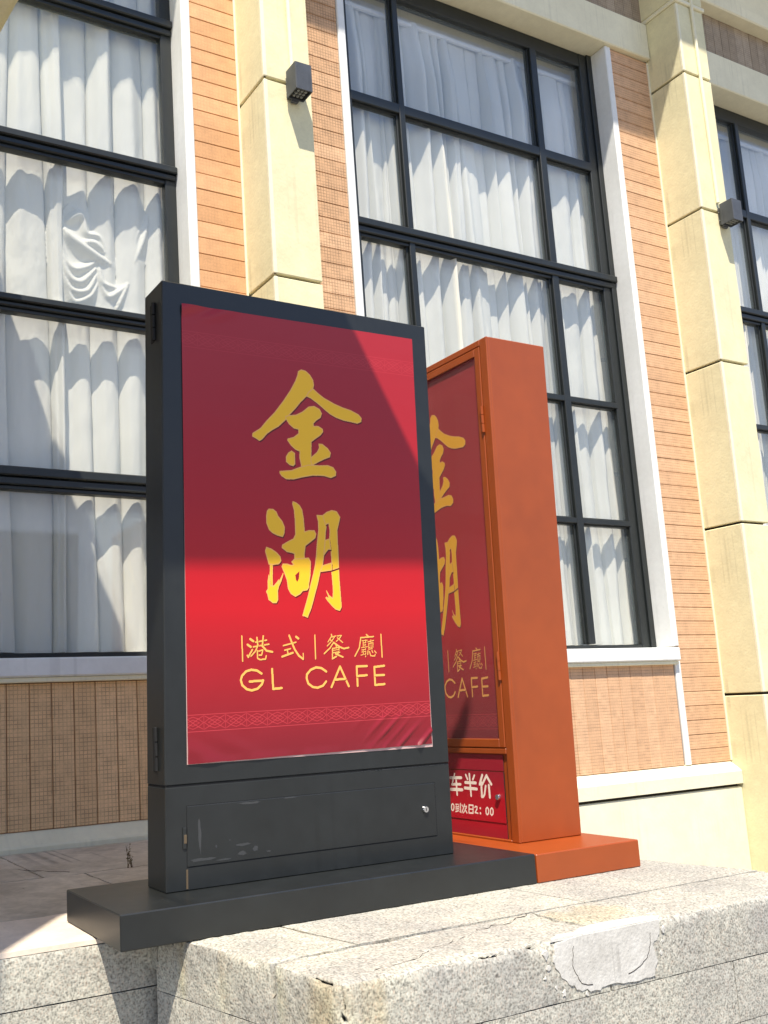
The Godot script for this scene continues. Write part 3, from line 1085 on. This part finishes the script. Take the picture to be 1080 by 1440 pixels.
	part("room_wall", box(Vector3(-6.3, 0.5, -9.3), Vector3(-6.0, 6.9, -4.6), 0.0), M.room_paint, b)
	part("room_wall", box(Vector3(14, 0.5, -9.3), Vector3(14.3, 6.9, -4.6), 0.0), M.room_paint, b)
	part("roof", box(Vector3(-6.3, 8.76, -9.3), Vector3(14.3, 8.95, -3.4), 0.0), M.room_paint, b)
	for x in bays:
		part("inner_sill", box(Vector3(x[0], 1.702, -5.0), Vector3(x[1], 1.815, -4.805), 0.004), M.white_paint, b)
		part("curtain_rail", box(Vector3(x[0] + 0.02, 6.27, -4.885), Vector3(x[1] - 0.02, 6.30, -4.86), 0.004), M.white_paint, b)
		part("pelmet", box(Vector3(x[0], 6.10, -4.96), Vector3(x[1], 6.45, -4.93), 0.0), M.cream_smooth, b)
	var pipe := part("riser_pipe", tube([Vector3(5.79, 0.9, -4.968), Vector3(5.79, 6.59, -4.968)], 0.055, 0.055, 16), M.pipe, b)
	for y in [2.45, 3.1, 4.0]:
		part("pipe_clamp", tube([Vector3(5.79, y, -4.968), Vector3(5.79, y + 0.03, -4.968)], 0.062, 0.062, 16), M.galvanised, pipe)


func window(b: Node3D, span: Array, mullions: Array, rails: Array, heavy: Array, jamb: float) -> void:
	var x0: float = span[0]
	var x1: float = span[1]
	var lo := 1.792
	var hi := 6.449
	var z1 := -4.80
	var st := begin()
	add_box(st, Vector3(x0, lo, z1), Vector3(x0 + jamb, hi, FRAME), 0.004)
	add_box(st, Vector3(x1 - jamb, lo, z1), Vector3(x1, hi, FRAME), 0.004)
	add_box(st, Vector3(x0 + jamb, 6.335, z1), Vector3(x1 - jamb, hi, FRAME - 0.002), 0.004)
	add_box(st, Vector3(x0 + jamb, lo, z1), Vector3(x1 - jamb, 1.826, FRAME - 0.002), 0.004)
	var w := part("window", st.commit(), M.window_metal, b)
	if jamb > 0.1:      # the raised outer edge of the wider jambs
		for x in [x0, x1 - 0.05]:
			part("frame_bead", box(Vector3(x, lo, FRAME), Vector3(x + 0.05, hi, FRAME + 0.014), 0.003), M.window_metal, w)
	for m in mullions:
		var s := begin()
		add_box(s, Vector3(m[0] + 0.014, 1.835, z1), Vector3(m[1] - 0.014, 6.335, FRAME + 0.006), 0.004)
		add_box(s, Vector3(m[0], 1.835, z1), Vector3(m[0] + 0.015, 6.335, FRAME - 0.016), 0.003)
		add_box(s, Vector3(m[1] - 0.015, 1.835, z1), Vector3(m[1], 6.335, FRAME - 0.016), 0.003)
		part("mullion", s.commit(), M.window_metal, w)
	for k in rails.size():
		var r: Array = rails[k]
		var s := begin()
		if k in heavy:
			var cap: float = r[1] - (r[1] - r[0]) * 0.42
			add_box(s, Vector3(x0 + 0.002, cap, z1), Vector3(x1 - 0.002, r[1], FRAME + 0.034), 0.006)
			add_box(s, Vector3(x0 + 0.004, r[0] + 0.022, z1), Vector3(x1 - 0.004, cap - 0.004, FRAME + 0.016), 0.006)
			add_box(s, Vector3(x0 + jamb, r[0], z1), Vector3(x1 - jamb, r[0] + 0.02, FRAME - 0.004), 0.003)
		else:
			add_box(s, Vector3(x0 + jamb - 0.01, r[0] + 0.010, z1), Vector3(x1 - jamb + 0.01, r[1] - 0.010, FRAME + 0.003), 0.004)
			add_box(s, Vector3(x0 + jamb - 0.01, r[0], z1), Vector3(x1 - jamb + 0.01, r[0] + 0.011, FRAME - 0.018), 0.003)
			add_box(s, Vector3(x0 + jamb - 0.01, r[1] - 0.011, z1), Vector3(x1 - jamb + 0.01, r[1], FRAME - 0.018), 0.003)
		part("rail", s.commit(), M.window_metal, w)
	var xs := [x0 + jamb]
	for m in mullions:
		xs.append_array([m[0], m[1]])
	xs.append(x1 - jamb)
	var ys := [1.835]
	for r in rails:
		ys.append_array([r[0], r[1]])
	ys.append(6.335)
	for i in range(0, xs.size(), 2):
		for j in range(0, ys.size(), 2):
			var c := Vector3((xs[i] + xs[i + 1]) * 0.5, (ys[j] + ys[j + 1]) * 0.5, -4.776)
			var hx: float = (xs[i + 1] - xs[i]) * 0.5 + 0.004
			var hy: float = (ys[j + 1] - ys[j]) * 0.5 + 0.004
			var s := begin()
			quad(s, Vector3(-hx, -hy, 0), Vector3(hx, -hy, 0), Vector3(hx, hy, 0), Vector3(-hx, hy, 0), Vector3.BACK)
			var g := part("pane", s.commit(), M.glass, w, c)
			part("inner_pane", s.commit(), M.glass, w, c + Vector3(0, 0, -0.012)).rotation = Vector3(rng.randf_range(-0.004, 0.004), rng.randf_range(-0.004, 0.004), 0)
			g.rotation = Vector3(rng.randf_range(-0.006, 0.006), rng.randf_range(-0.005, 0.005), 0)
	# plaster surround and sill
	for t in [[x0 - 0.058, x0], [x1, x1 + 0.058]]:
		part("surround", box(Vector3(t[0], 1.80, -4.80), Vector3(t[1], 6.4515, -4.588), 0.006), M.white_paint, w)
		part("surround", box(Vector3(t[0], 0.984, -4.612), Vector3(t[1], 1.698, -4.594), 0.004), M.white_paint, w)
	part("sill", box(Vector3(x0 - 0.045, 1.699, -4.80), Vector3(x1 + 0.018, 1.791, -4.55), 0.008), M.white_paint, w)
	part("sill", box(Vector3(x0 - 0.03, 1.674, -4.612), Vector3(x1 + 0.010, 1.6985, -4.566), 0.004), M.cream_smooth, w)


# ------------------------------------------------------------------ curtains
func smooth_max(a: float, b: float, k: float) -> float:
	var h := clampf(0.5 + 0.5 * (a - b) / k, 0.0, 1.0)
	return lerpf(b, a, h) + k * h * (1.0 - h)


func curtain(label: String, x0: float, x1: float, salt: int, wide: float, ridges := []) -> void:
	var r := RandomNumberGenerator.new()
	r.seed = salt
	# folds of uneven width, each a lobe towards the glass
	var cuts := [x0]
	while cuts[-1] < x1 - 0.05:
		cuts.append(cuts[-1] + wide * r.randf_range(0.055, 0.12) + (r.randf_range(0.03, 0.08) if r.randf() < 0.5 else 0.0))
	cuts[-1] = x1
	var curves := []
	for g in ridges:
		var pts := PackedVector2Array()
		for k in range(1, g.size(), 2):
			pts.append(Vector2(g[k], g[k + 1]))
		var soft := PackedVector2Array()
		for k in pts.size() - 1:
			for h in 7:
				soft.append(pts[k].cubic_interpolate(pts[k + 1], pts[maxi(k - 1, 0)], pts[mini(k + 2, pts.size() - 1)], h / 7.0))
		soft.append(pts[-1])
		curves.append(soft)
	var deep := []
	var skew := []
	var fall := []
	for i in cuts.size():
		deep.append(r.randf_range(0.035, 0.098))
		skew.append(r.randf_range(0.6, 1.7))
		fall.append(r.randf_range(-0.03, 0.03))
	var us := []
	for i in cuts.size() - 1:
		var n := 50 if ridges.size() and cuts[i + 1] > 1.4 and cuts[i] < 2.1 else 14
		for k in n:
			us.append(i + (0.5 - 0.5 * cos(PI * k / n)) * 0.6 + 0.4 * k / n)
	us.append(cuts.size() - 1.0001)
	var y0 := 1.835
	var y1 := 6.285
	var ys := []
	var yy := y1
	while yy > y0 + 0.001:
		ys.append(yy)
		yy -= 0.0075 if ridges.size() and yy < 4.56 and yy > 3.62 else 0.04
	ys.append(y0)
	var rows := ys.size()
	var P := PackedVector3Array()
	var UV := PackedVector2Array()
	for j in rows:
		var y: float = ys[j]
		var t := (y1 - y) / (y1 - y0)
		var slack := smoothstep(0.0, 0.10, t)
		for u in us:
			var i := int(u)
			var f: float = u - i
			var a: float = cuts[i] + (fall[i] * sin(y * 1.1 + i) if i > 0 else 0.0)
			var c: float = cuts[i + 1] + (fall[i + 1] * sin(y * 1.1 + i + 1) if i + 1 < cuts.size() - 1 else 0.0)
			var x := lerpf(a, c, f)
			var lobe := pow(maxf(0.0, sin(PI * pow(f, skew[i]))), 0.42) * (1.0 - 0.16 * sin(f * PI * 2.0 + i) - 0.10 * (0.5 + 0.5 * cos(f * 14.0 + i * 1.7 + y * 0.4)))
			var d: float = deep[i] * (0.5 + 0.5 * slack) * (1.0 + 0.38 * sin(y * 0.9 + i * 2.1))
			var z := -4.915 + d * lobe + 0.008 * noise.get_noise_3d(x * 5.0, y * 2.2, salt) + 0.003 * noise.get_noise_3d(x * 16.0, y * 7.0, salt + 3) + 0.0025 * sin(f * 9.0 + y * 3.0 + i)
			y = ys[j] + (0.022 * sin(f * PI) * (1.0 - slack) if j < 3 else 0.0)
			if ridges.size() and x > 1.35 and x < 2.12 and y > 3.64 and y < 4.5:
				var inside := smoothstep(1.36, 1.50, x) * smoothstep(2.10, 1.92, x) * smoothstep(3.65, 3.80, y) * smoothstep(4.46, 4.18, y)
				z = lerpf(z, -4.885 + 0.4 * (z + 4.87), inside * 0.75)
				for gi in ridges.size():
					var g: PackedVector2Array = curves[gi]
					var w: float = ridges[gi][0]
					var here := Vector2(x, y)
					var best := 1e9
					var along := 0.0
					for k in g.size() - 1:
						var dd := Geometry2D.get_closest_point_to_segment(here, g[k], g[k + 1]).distance_to(here)
						if dd < best:
							best = dd
							along = float(k) / (g.size() - 1)
					w *= 0.55 + 0.55 * sin(PI * clampf(along * 0.9 + 0.05, 0.0, 1.0))
					if best < w * 3.5:
						z = smooth_max(z, -4.895 + 1.3 * w * exp(-pow(best / (1.6 * w), 2.0)) + 0.5 * w * exp(-pow(best / (0.75 * w), 2.0)), 0.010)
				z = minf(z, -4.79)
			P.append(Vector3(x, y, z))
			UV.append(Vector2(x, y))
	var cols := us.size()
	var at := Vector3((x0 + x1) * 0.5, y0, -4.88)
	for k in P.size():
		P[k] -= at
	var o := MeshInstance3D.new()
	o.name = numbered(self, "curtain")
	o.mesh = sheet(cols, rows, P, UV, Vector3.BACK)
	o.material_override = M.cloth
	o.position = at
	tag(o, label, "curtain")
	add_child(o, true)


func make_curtains() -> void:
	var swag := [
		[0.024, 1.466, 4.222, 1.502, 4.037, 1.559, 3.967, 1.638, 3.992, 1.699, 4.044], [0.026, 1.465, 4.151, 1.520, 3.939, 1.597, 3.893, 1.688, 3.990],
		[0.024, 1.491, 3.954, 1.547, 3.844, 1.635, 3.849, 1.692, 3.950], [0.022, 1.519, 3.879, 1.565, 3.777, 1.655, 3.822, 1.696, 3.900],
		[0.030, 1.514, 4.191, 1.562, 4.140, 1.680, 4.071, 1.770, 4.036], [0.020, 1.576, 4.338, 1.624, 4.286, 1.643, 4.197, 1.723, 4.182, 1.770, 4.047],
		[0.024, 1.540, 4.26, 1.60, 4.30, 1.630, 4.27], [0.026, 1.600, 4.13, 1.68, 4.14, 1.740, 4.10],
		[0.022, 1.709, 4.035, 1.727, 3.916, 1.807, 3.899], [0.022, 1.702, 3.952, 1.755, 3.839, 1.817, 3.870, 1.880, 3.932], [0.020, 1.804, 3.755, 1.880, 3.932],
		[0.022, 2.020, 4.381, 1.983, 4.224, 1.926, 4.076], [0.018, 2.072, 4.349, 2.037, 4.267], [0.018, 1.99, 4.30, 1.95, 4.26, 1.93, 4.18],
	]
	curtain("white curtain gathered into a loose knot, behind the black framed sign", -0.28, 2.145, 5, 1.35, swag)
	curtain("white pleated curtain in the tall window behind the orange sign", 3.33, 5.70, 9, 1.0)
	curtain("white pleated curtain in the window beyond the second pilaster, beside its grey lamp", 6.98, 9.40, 13, 1.1)


# ------------------------------------------------------------------ the entrance canopy beside the landing
func make_canopy() -> void:
	var c := thing("entrance_canopy", "beige underside of the entrance canopy reaching over the landing", "canopy", Vector3(-1.0, 0, -4.5))
	var ring := PackedVector2Array()
	var q := [0.90, -4.56, 0.975, -3.80, 1.285, -1.80, 1.43, -1.51, 1.56, -1.39, 0.0, -1.37, -0.15, -1.27, -0.42, -0.90, -1.6, 0.7, -4.0, 0.7, -4.0, -4.56]
	for i in range(0, q.size(), 2):
		ring.append(Vector2(q[i], q[i + 1]))
	var inner: PackedVector2Array = Geometry2D.offset_polygon(ring, -0.035)[0]
	# the lower rim stands 35 mm inside the fascia
	var st := begin()
	for pass_ in [[ring, 4.63, 4.72], [inner, 4.60, 4.63]]:
		var p: PackedVector2Array = pass_[0]
		var I := Geometry2D.triangulate_polygon(p)
		for y in [pass_[1], pass_[2]]:
			for i in range(0, I.size(), 3):
				tri(st, Vector3(p[I[i]].x, y, p[I[i]].y), Vector3(p[I[i + 1]].x, y, p[I[i + 1]].y), Vector3(p[I[i + 2]].x, y, p[I[i + 2]].y), Vector3.UP if y == pass_[2] else Vector3.DOWN)
		var mid := Vector2(-0.8, -2.4)
		for i in p.size():
			var a := p[i]
			var b := p[(i + 1) % p.size()]
			var s := (a + b) * 0.5 - mid
			quad(st, Vector3(a.x, pass_[1], a.y), Vector3(b.x, pass_[1], b.y), Vector3(b.x, pass_[2], b.y), Vector3(a.x, pass_[2], a.y), Vector3(s.x, 0, s.y))
	part("slab", st.commit(), M.cream, c)


# ------------------------------------------------------------------ lamps on the pilasters
func make_lamps() -> void:
	for k in 2:
		var x: float = [2.646, 6.408][k]
		var y: float = [4.932, 4.930][k]
		var label: String = ["grey box lamp on the pilaster above the black sign", "grey box lamp on the far pilaster between the two larger windows"][k]
		var l := thing("wall_lamp", label, "wall lamp", Vector3(x + 0.055, y + 0.08, PIL), "box lamps on the pilasters")
		var a := Vector3(x, y, -4.263)
		var w := 0.108
		var h := 0.166
		var st := begin()
		# a hollow box: four walls, a lid, and a floor that sits up inside
		add_box(st, a, a + Vector3(0.006, h, 0.104), 0.0012)
		add_box(st, a + Vector3(w - 0.006, 0, 0), a + Vector3(w, h, 0.104), 0.0012)
		add_box(st, a + Vector3(0.006, 0, 0), a + Vector3(w - 0.006, h, 0.006), 0.001)
		add_box(st, a + Vector3(0.006, 0, 0.098), a + Vector3(w - 0.006, h, 0.104), 0.001)
		add_box(st, a + Vector3(0.006, h - 0.006, 0.006), a + Vector3(w - 0.006, h, 0.098), 0.001)
		var body := part("housing", st.commit(), M.lamp_metal, l)
		part("lens_plate", box(a + Vector3(0.006, 0.012, 0.006), a + Vector3(w - 0.006, 0.018, 0.098), 0.0), M.dark_gap, l)
		for i in 3:
			for j in 3:
				var c := a + Vector3(0.03 + i * 0.024, 0.006, 0.028 + j * 0.024)
				part("lens", tube([c + Vector3(0, 0.006, 0), c, c - Vector3(0, 0.002, 0)], 0.0105, 0.007, 10), M.lens, body)
		part("wall_plate", box(Vector3(x + 0.012, y + 0.012, PIL - 0.001), Vector3(x + w - 0.016, y + h - 0.02, -4.2632), 0.003), M.lamp_metal, l)
		part("bracket", box(Vector3(x + 0.03, y - 0.012, -4.282), Vector3(x + 0.075, y + 0.011, -4.262), 0.003), M.lamp_metal, l)
		for s in [0.045, 0.11]:
			part("screw", tube([Vector3(x + 0.0125, y + s, -4.276), Vector3(x + 0.006, y + s, -4.276)], 0.004, 0.004, 8), M.galvanised, l)


# ------------------------------------------------------------------ the black sign
const FOOT := 0.993
const LEAN := 0.0262


func lean_x(x: float, y: float) -> float:
	return x + LEAN * (y - FOOT)


func make_black_sign() -> void:
	var s := thing("advertising_sign", "black framed advertising cabinet with a red poster reading GL CAFE", "sign", Vector3(1.59, TOP, -2.69), "standing advertising cabinets")
	part("base", box(Vector3(0.878, TOP + 0.001, -2.918), Vector3(2.304, FOOT, -2.453), 0.003), M.black_metal, s)
	var zf := -2.642
	var zb := -2.785
	var x0 := 1.085
	var x1 := 2.127
	# lower box with the access door
	part("lower_cabinet", box(Vector3(x0 + 0.001, FOOT, zb), Vector3(x1 - 0.001, 1.2865, zf - 0.001), 0.003, LEAN, FOOT), M.black_metal, s)
	part("seam", box(Vector3(x0 + 0.002, 1.286, zb + 0.002), Vector3(x1 - 0.002, 1.2905, zf - 0.003), 0.0, LEAN, FOOT), M.dark_gap, s)
	part("upper_cabinet", box(Vector3(x0, 1.290, zb), Vector3(x1, 2.856, zf), 0.004, LEAN, FOOT), M.black_metal, s)
	# the door's shadow gap, the door, its lock and its hinge
	part("door_gap", box(Vector3(1.1505, 1.0560, zf - 0.002), Vector3(2.0605, 1.2315, zf - 0.0006), 0.0, LEAN, FOOT), M.dark_gap, s)
	var door := part("access_door", box(Vector3(1.153, 1.0585, zf - 0.004), Vector3(2.058, 1.229, zf + 0.0012), 0.0015, LEAN, FOOT), M.black_metal, s)
	var lock := part("lock", tube([Vector3(lean_x(2.012, 1.147), 1.147, zf), Vector3(lean_x(2.012, 1.147), 1.147, zf + 0.007), Vector3(lean_x(2.012, 1.147), 1.147, zf + 0.010)], 0.0125, 0.0095, 18), M.chrome, door)
	part("keyhole", box(Vector3(lean_x(2.012, 1.147) - 0.001, 1.142, zf + 0.0098), Vector3(lean_x(2.012, 1.147) + 0.001, 1.152, zf + 0.0106), 0.0), M.dark_gap, door)
	part("door_hinge", box(Vector3(1.1385, 1.110, zf - 0.003), Vector3(1.1495, 1.170, zf + 0.003), 0.001, LEAN, FOOT), M.black_metal, s)
	part("rust_spot", box(Vector3(1.1415, 1.125, zf + 0.002), Vector3(1.1505, 1.150, zf + 0.0038), 0.001, LEAN, FOOT), M.rust, s)
	part("rust_spot", box(Vector3(1.1485, 0.998, zf - 0.0005), Vector3(1.1545, 1.052, zf + 0.0004), 0.0003, LEAN, FOOT), M.rust, s)
	# paint rubbed off the door
	var r := RandomNumberGenerator.new()
	r.seed = 12
	for q in [[1.192, 1.150, 0.006, 0.07], [1.200, 1.075, 0.05, 0.006], [1.335, 1.104, 0.03, 0.005], [1.330, 1.080, 0.018, 0.008], [1.375, 1.088, 0.010, 0.010], [1.36, 1.222, 0.05, 0.004], [1.50, 1.226, 0.03, 0.0025], [1.29, 1.121, 0.004, 0.003], [1.27, 1.068, 0.03, 0.003], [1.245, 1.108, 0.004, 0.006], [1.42, 1.076, 0.012, 0.003]]:
		var ring := PackedVector2Array()
		for k in 14:
			var a := TAU * k / 14
			ring.append(Vector2(lean_x(q[0], q[1]) + cos(a) * q[2] * r.randf_range(0.55, 1.0), q[1] + sin(a) * q[3] * r.randf_range(0.5, 1.0)))
		part("scuff", plate(ring, Vector3(0, 0, zf + 0.0011), Vector3.RIGHT, Vector3.UP, Vector3.BACK, 0.0005), M.scuff, door)
	for k in 26:
		var x := 1.76 + k * 0.0135 + r.randf_range(0, 0.01)
		part("scuff", box(Vector3(x, 1.2862 - r.randf_range(0.0004, 0.002), zf - 0.0012), Vector3(x + r.randf_range(0.002, 0.013), 1.2868, zf - 0.0004), 0.0, LEAN, FOOT), M.scuff, s)
	# hinges let into the narrow side
	for y in [2.735, 1.395]:
		var st := begin()
		var hx := lean_x(x0, y)
		add_box(st, Vector3(hx - 0.004, y - 0.065, -2.728), Vector3(hx + 0.002, y + 0.065, -2.702), 0.002)
		for k in 3:
			add_tube(st, [Vector3(hx - 0.005, y - 0.062 + k * 0.043, -2.696), Vector3(hx - 0.005, y - 0.023 + k * 0.043, -2.696)], 0.006, 0.006, 10)
		part("hinge", st.commit(), M.dark_gap, s)
	# the poster: a film laid over the front, wrinkled at its lower corners
	var c := [Vector2(0.064, 0.9634), Vector2(0.938, 0.9700), Vector2(0.0684, 0.1918), Vector2(0.9312, 0.1966)]
	var cols := 110
	var rows := 200
	var P := PackedVector3Array()
	var UV := PackedVector2Array()
	for j in rows:
		for i in cols:
			var u := float(i) / (cols - 1)
			var v := float(j) / (rows - 1)
			var k: Vector2 = (c[0] as Vector2).lerp(c[1], u).lerp((c[2] as Vector2).lerp(c[3], u), v)
			var y := FOOT + 1.86 * k.y
			var x := lean_x(x0 + 1.042 * k.x, y)
			var z := zf + 0.003 + 0.0008 * noise.get_noise_2d(u * 3.0, v * 4.0)
			var corner := smoothstep(0.62, 0.92, u) * smoothstep(0.905, 0.965, v)
			var across := u * 0.905 * 0.62 + v * 1.436 * 0.78
			z += 0.013 * corner * pow(0.5 + 0.5 * sin(across * 150.0 + 5.0 * noise.get_noise_1d(across * 6.0)), 5.0) * clampf(0.45 + 1.3 * noise.get_noise_2d(across * 12.0, u * 2.5), 0.0, 1.0)
			var corner2 := smoothstep(0.35, 0.05, u) * smoothstep(0.93, 0.99, v)
			z += 0.003 * corner2 * (0.5 + 0.5 * sin((u * 0.6 - v * 1.6) * 60.0))
			var corner3 := smoothstep(0.30, 0.0, u) * smoothstep(0.045, 0.0, v)
			z += 0.006 * corner3 * (0.5 + 0.5 * sin((u * 0.8 + v * 2.2) * 50.0))
			z += 0.002 * smoothstep(0.985, 1.0, v) * (0.5 + noise.get_noise_1d(u * 9.0))
			if j == rows - 1:
				y -= 0.0015 * (0.5 + noise.get_noise_1d(u * 7.0 + 3.0))
			P.append(Vector3(x, y, z))
			UV.append(Vector2(u, v))
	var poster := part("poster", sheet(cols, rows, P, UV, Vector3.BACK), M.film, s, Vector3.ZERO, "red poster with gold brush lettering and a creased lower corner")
	part("poster_edge", box(Vector3(1.1545, 1.3475, zf - 0.001), Vector3(2.0590, 2.787, zf + 0.0014), 0.0005, LEAN, FOOT), M.film_edge, poster)


# ------------------------------------------------------------------ the orange sign, its broad side turned away
func make_orange_sign() -> void:
	var s := thing("advertising_sign", "orange painted advertising cabinet, narrow side forward, behind the black one", "sign", Vector3(2.58, TOP, -3.0), "standing advertising cabinets")
	part("base", box(Vector3(2.3065, TOP + 0.001, -3.56), Vector3(2.782, 0.9915, -2.450), 0.003), M.orange_metal, s)
	var x0 := 2.433
	var x1 := 2.733
	var zf := -2.660
	var zb := -3.345
	var f := 0.9915
	part("cabinet", box(Vector3(x0 + 0.010, f, zb), Vector3(x1, 2.872, zf), 0.004, LEAN, f), M.orange_metal, s)
	# the broad face: an outer rim, a hinged door frame, a poster behind glass
	var st := begin()
	add_box(st, Vector3(x0, f, zf - 0.040), Vector3(x0 + 0.011, 2.872, zf), 0.003, LEAN, f)
	add_box(st, Vector3(x0, f, zb), Vector3(x0 + 0.011, 2.872, zb + 0.040), 0.003, LEAN, f)
	add_box(st, Vector3(x0, 2.846, zb + 0.040), Vector3(x0 + 0.011, 2.872, zf - 0.040), 0.003, LEAN, f)
	add_box(st, Vector3(x0, 1.298, zb + 0.040), Vector3(x0 + 0.011, 1.3195, zf - 0.040), 0.003, LEAN, f)
	add_box(st, Vector3(x0, f, zb + 0.040), Vector3(x0 + 0.011, 0.9995, zf - 0.040), 0.002, LEAN, f)
	part("rim", st.commit(), M.orange_metal, s)
	st = begin()
	add_box(st, Vector3(x0 - 0.001, 1.322, zf - 0.072), Vector3(x0 + 0.008, 2.8435, zf - 0.0425), 0.002, LEAN, f)
	add_box(st, Vector3(x0 - 0.001, 1.322, zb + 0.0425), Vector3(x0 + 0.008, 2.8435, zb + 0.072), 0.002, LEAN, f)
	add_box(st, Vector3(x0 - 0.001, 2.813, zb + 0.072), Vector3(x0 + 0.008, 2.8435, zf - 0.072), 0.002, LEAN, f)
	add_box(st, Vector3(x0 - 0.001, 1.322, zb + 0.072), Vector3(x0 + 0.008, 1.353, zf - 0.072), 0.002, LEAN, f)
	var door := part("door", st.commit(), M.orange_metal, s)
	var z0 := -2.731
	var z1 := -3.275
	st = begin()
	var uv := func(y: float, z: float) -> Vector2: return Vector2((797.3 + 1339.0 * (z + 2.7813)) / 1000.0, (216.4 + (2.5105 - y) * 641.4) / 1000.0)
	var X := func(y: float, d: float) -> float: return x0 + d + LEAN * (y - f)
	for t in [[[1.345, z0], [2.82, z0], [2.82, z1]], [[1.345, z0], [2.82, z1], [1.345, z1]]]:
		for k in [0, 2, 1]:
			var y: float = t[k][0]
			var z: float = t[k][1]
			st.set_normal(Vector3(-1, LEAN, 0).normalized())
			st.set_uv(uv.call(y, z))
			st.add_vertex(Vector3(X.call(y, 0.0085), y, z))
	part("poster", st.commit(), M.paper, s, Vector3.ZERO, "dim red poster behind glass on the orange cabinet")
	st = begin()
	quad(st, Vector3(X.call(1.345, 0.004), 1.345, z0 + 0.004), Vector3(X.call(2.82, 0.004), 2.82, z0 + 0.004), Vector3(X.call(2.82, 0.004), 2.82, z1 - 0.004), Vector3(X.call(1.345, 0.004), 1.345, z1 - 0.004), Vector3.LEFT)
	part("pane", st.commit(), M.display_glass, door)
	for y in [2.552, 1.616]:
		st = begin()
		var hx: float = X.call(y, -0.004)
		for k in 3:
			add_tube(st, [Vector3(hx, y - 0.052 + k * 0.035, zf - 0.0435), Vector3(hx, y - 0.019 + k * 0.035, zf - 0.0435)], 0.0065, 0.0065, 10)
		part("hinge", st.commit(), M.orange_metal, door)
	# the red boards under the door
	var lines := [[1.2375, 1.296], [1.0545, 1.2345], [1.0, 1.0525]]
	for k in 3:
		st = begin()
		var a: float = lines[k][0]
		var b: float = lines[k][1]
		var d: float = [0.007, 0.0045, 0.0065][k]
		add_box(st, Vector3(x0 + d + 0.0006, a, z1), Vector3(x0 + 0.0105, b, z0 + 0.005), 0.001, LEAN, f)
		var bd := part("board", st.commit(), M.rust if false else M.dark_gap, s)
		st = begin()
		for t in [[[a, z0 + 0.005], [b, z0 + 0.005], [b, z1]], [[a, z0 + 0.005], [b, z1], [a, z1]]]:
			for i in [0, 2, 1]:
				var y: float = t[i][0]
				var z: float = t[i][1]
				st.set_normal(Vector3(-1, LEAN, 0).normalized())
				st.set_uv(Vector2((z + 3.275) / 0.544, (1.297 - y) / 0.3))
				st.add_vertex(Vector3(X.call(y, d), y, z))
		part("printed_film", st.commit(), M.board, bd)
	var lx: float = X.call(1.1455, 0.004)
	part("lock", tube([Vector3(lx, 1.1455, -2.7567), Vector3(lx - 0.007, 1.1455, -2.7567), Vector3(lx - 0.010, 1.1455, -2.7567)], 0.0115, 0.009, 16), M.chrome, s)


# ------------------------------------------------------------------ a dry weed in the landing's joint
func make_weed() -> void:
	var w := thing("dry_weed", "small dry weed growing from a joint in the shaded landing", "weed", Vector3(1.40, TOP, -3.778))
	var r := RandomNumberGenerator.new()
	r.seed = 4
	for k in 7:
		var h := r.randf_range(0.035, 0.095)
		var lean := Vector3(r.randf_range(-0.035, 0.035), 0, r.randf_range(-0.02, 0.03))
		var foot := Vector3(1.40 + r.randf_range(-0.012, 0.012), TOP - 0.004, -3.778)
		var stem := part("stem", tube([foot, foot + lean * 0.4 + Vector3(0, h * 0.6, 0), foot + lean + Vector3(0, h, 0)], 0.0012, 0.0006, 5), M.dry_stem, w)
		var st := begin()
		for j in 4:
			var p := foot + lean * (0.3 + 0.22 * j) + Vector3(0, h * (0.35 + 0.2 * j), 0)
			var d := Vector3(r.randf_range(-1, 1), r.randf_range(0.1, 0.6), r.randf_range(-1, 1)).normalized() * 0.014
			var n := d.cross(Vector3.UP).normalized() * 0.0035
			tri(st, p, p + d * 0.5 + n, p + d, Vector3.UP)
			tri(st, p, p + d, p + d * 0.5 - n, Vector3.UP)
		part("leaf", st.commit(), M.dry_leaf, stem)
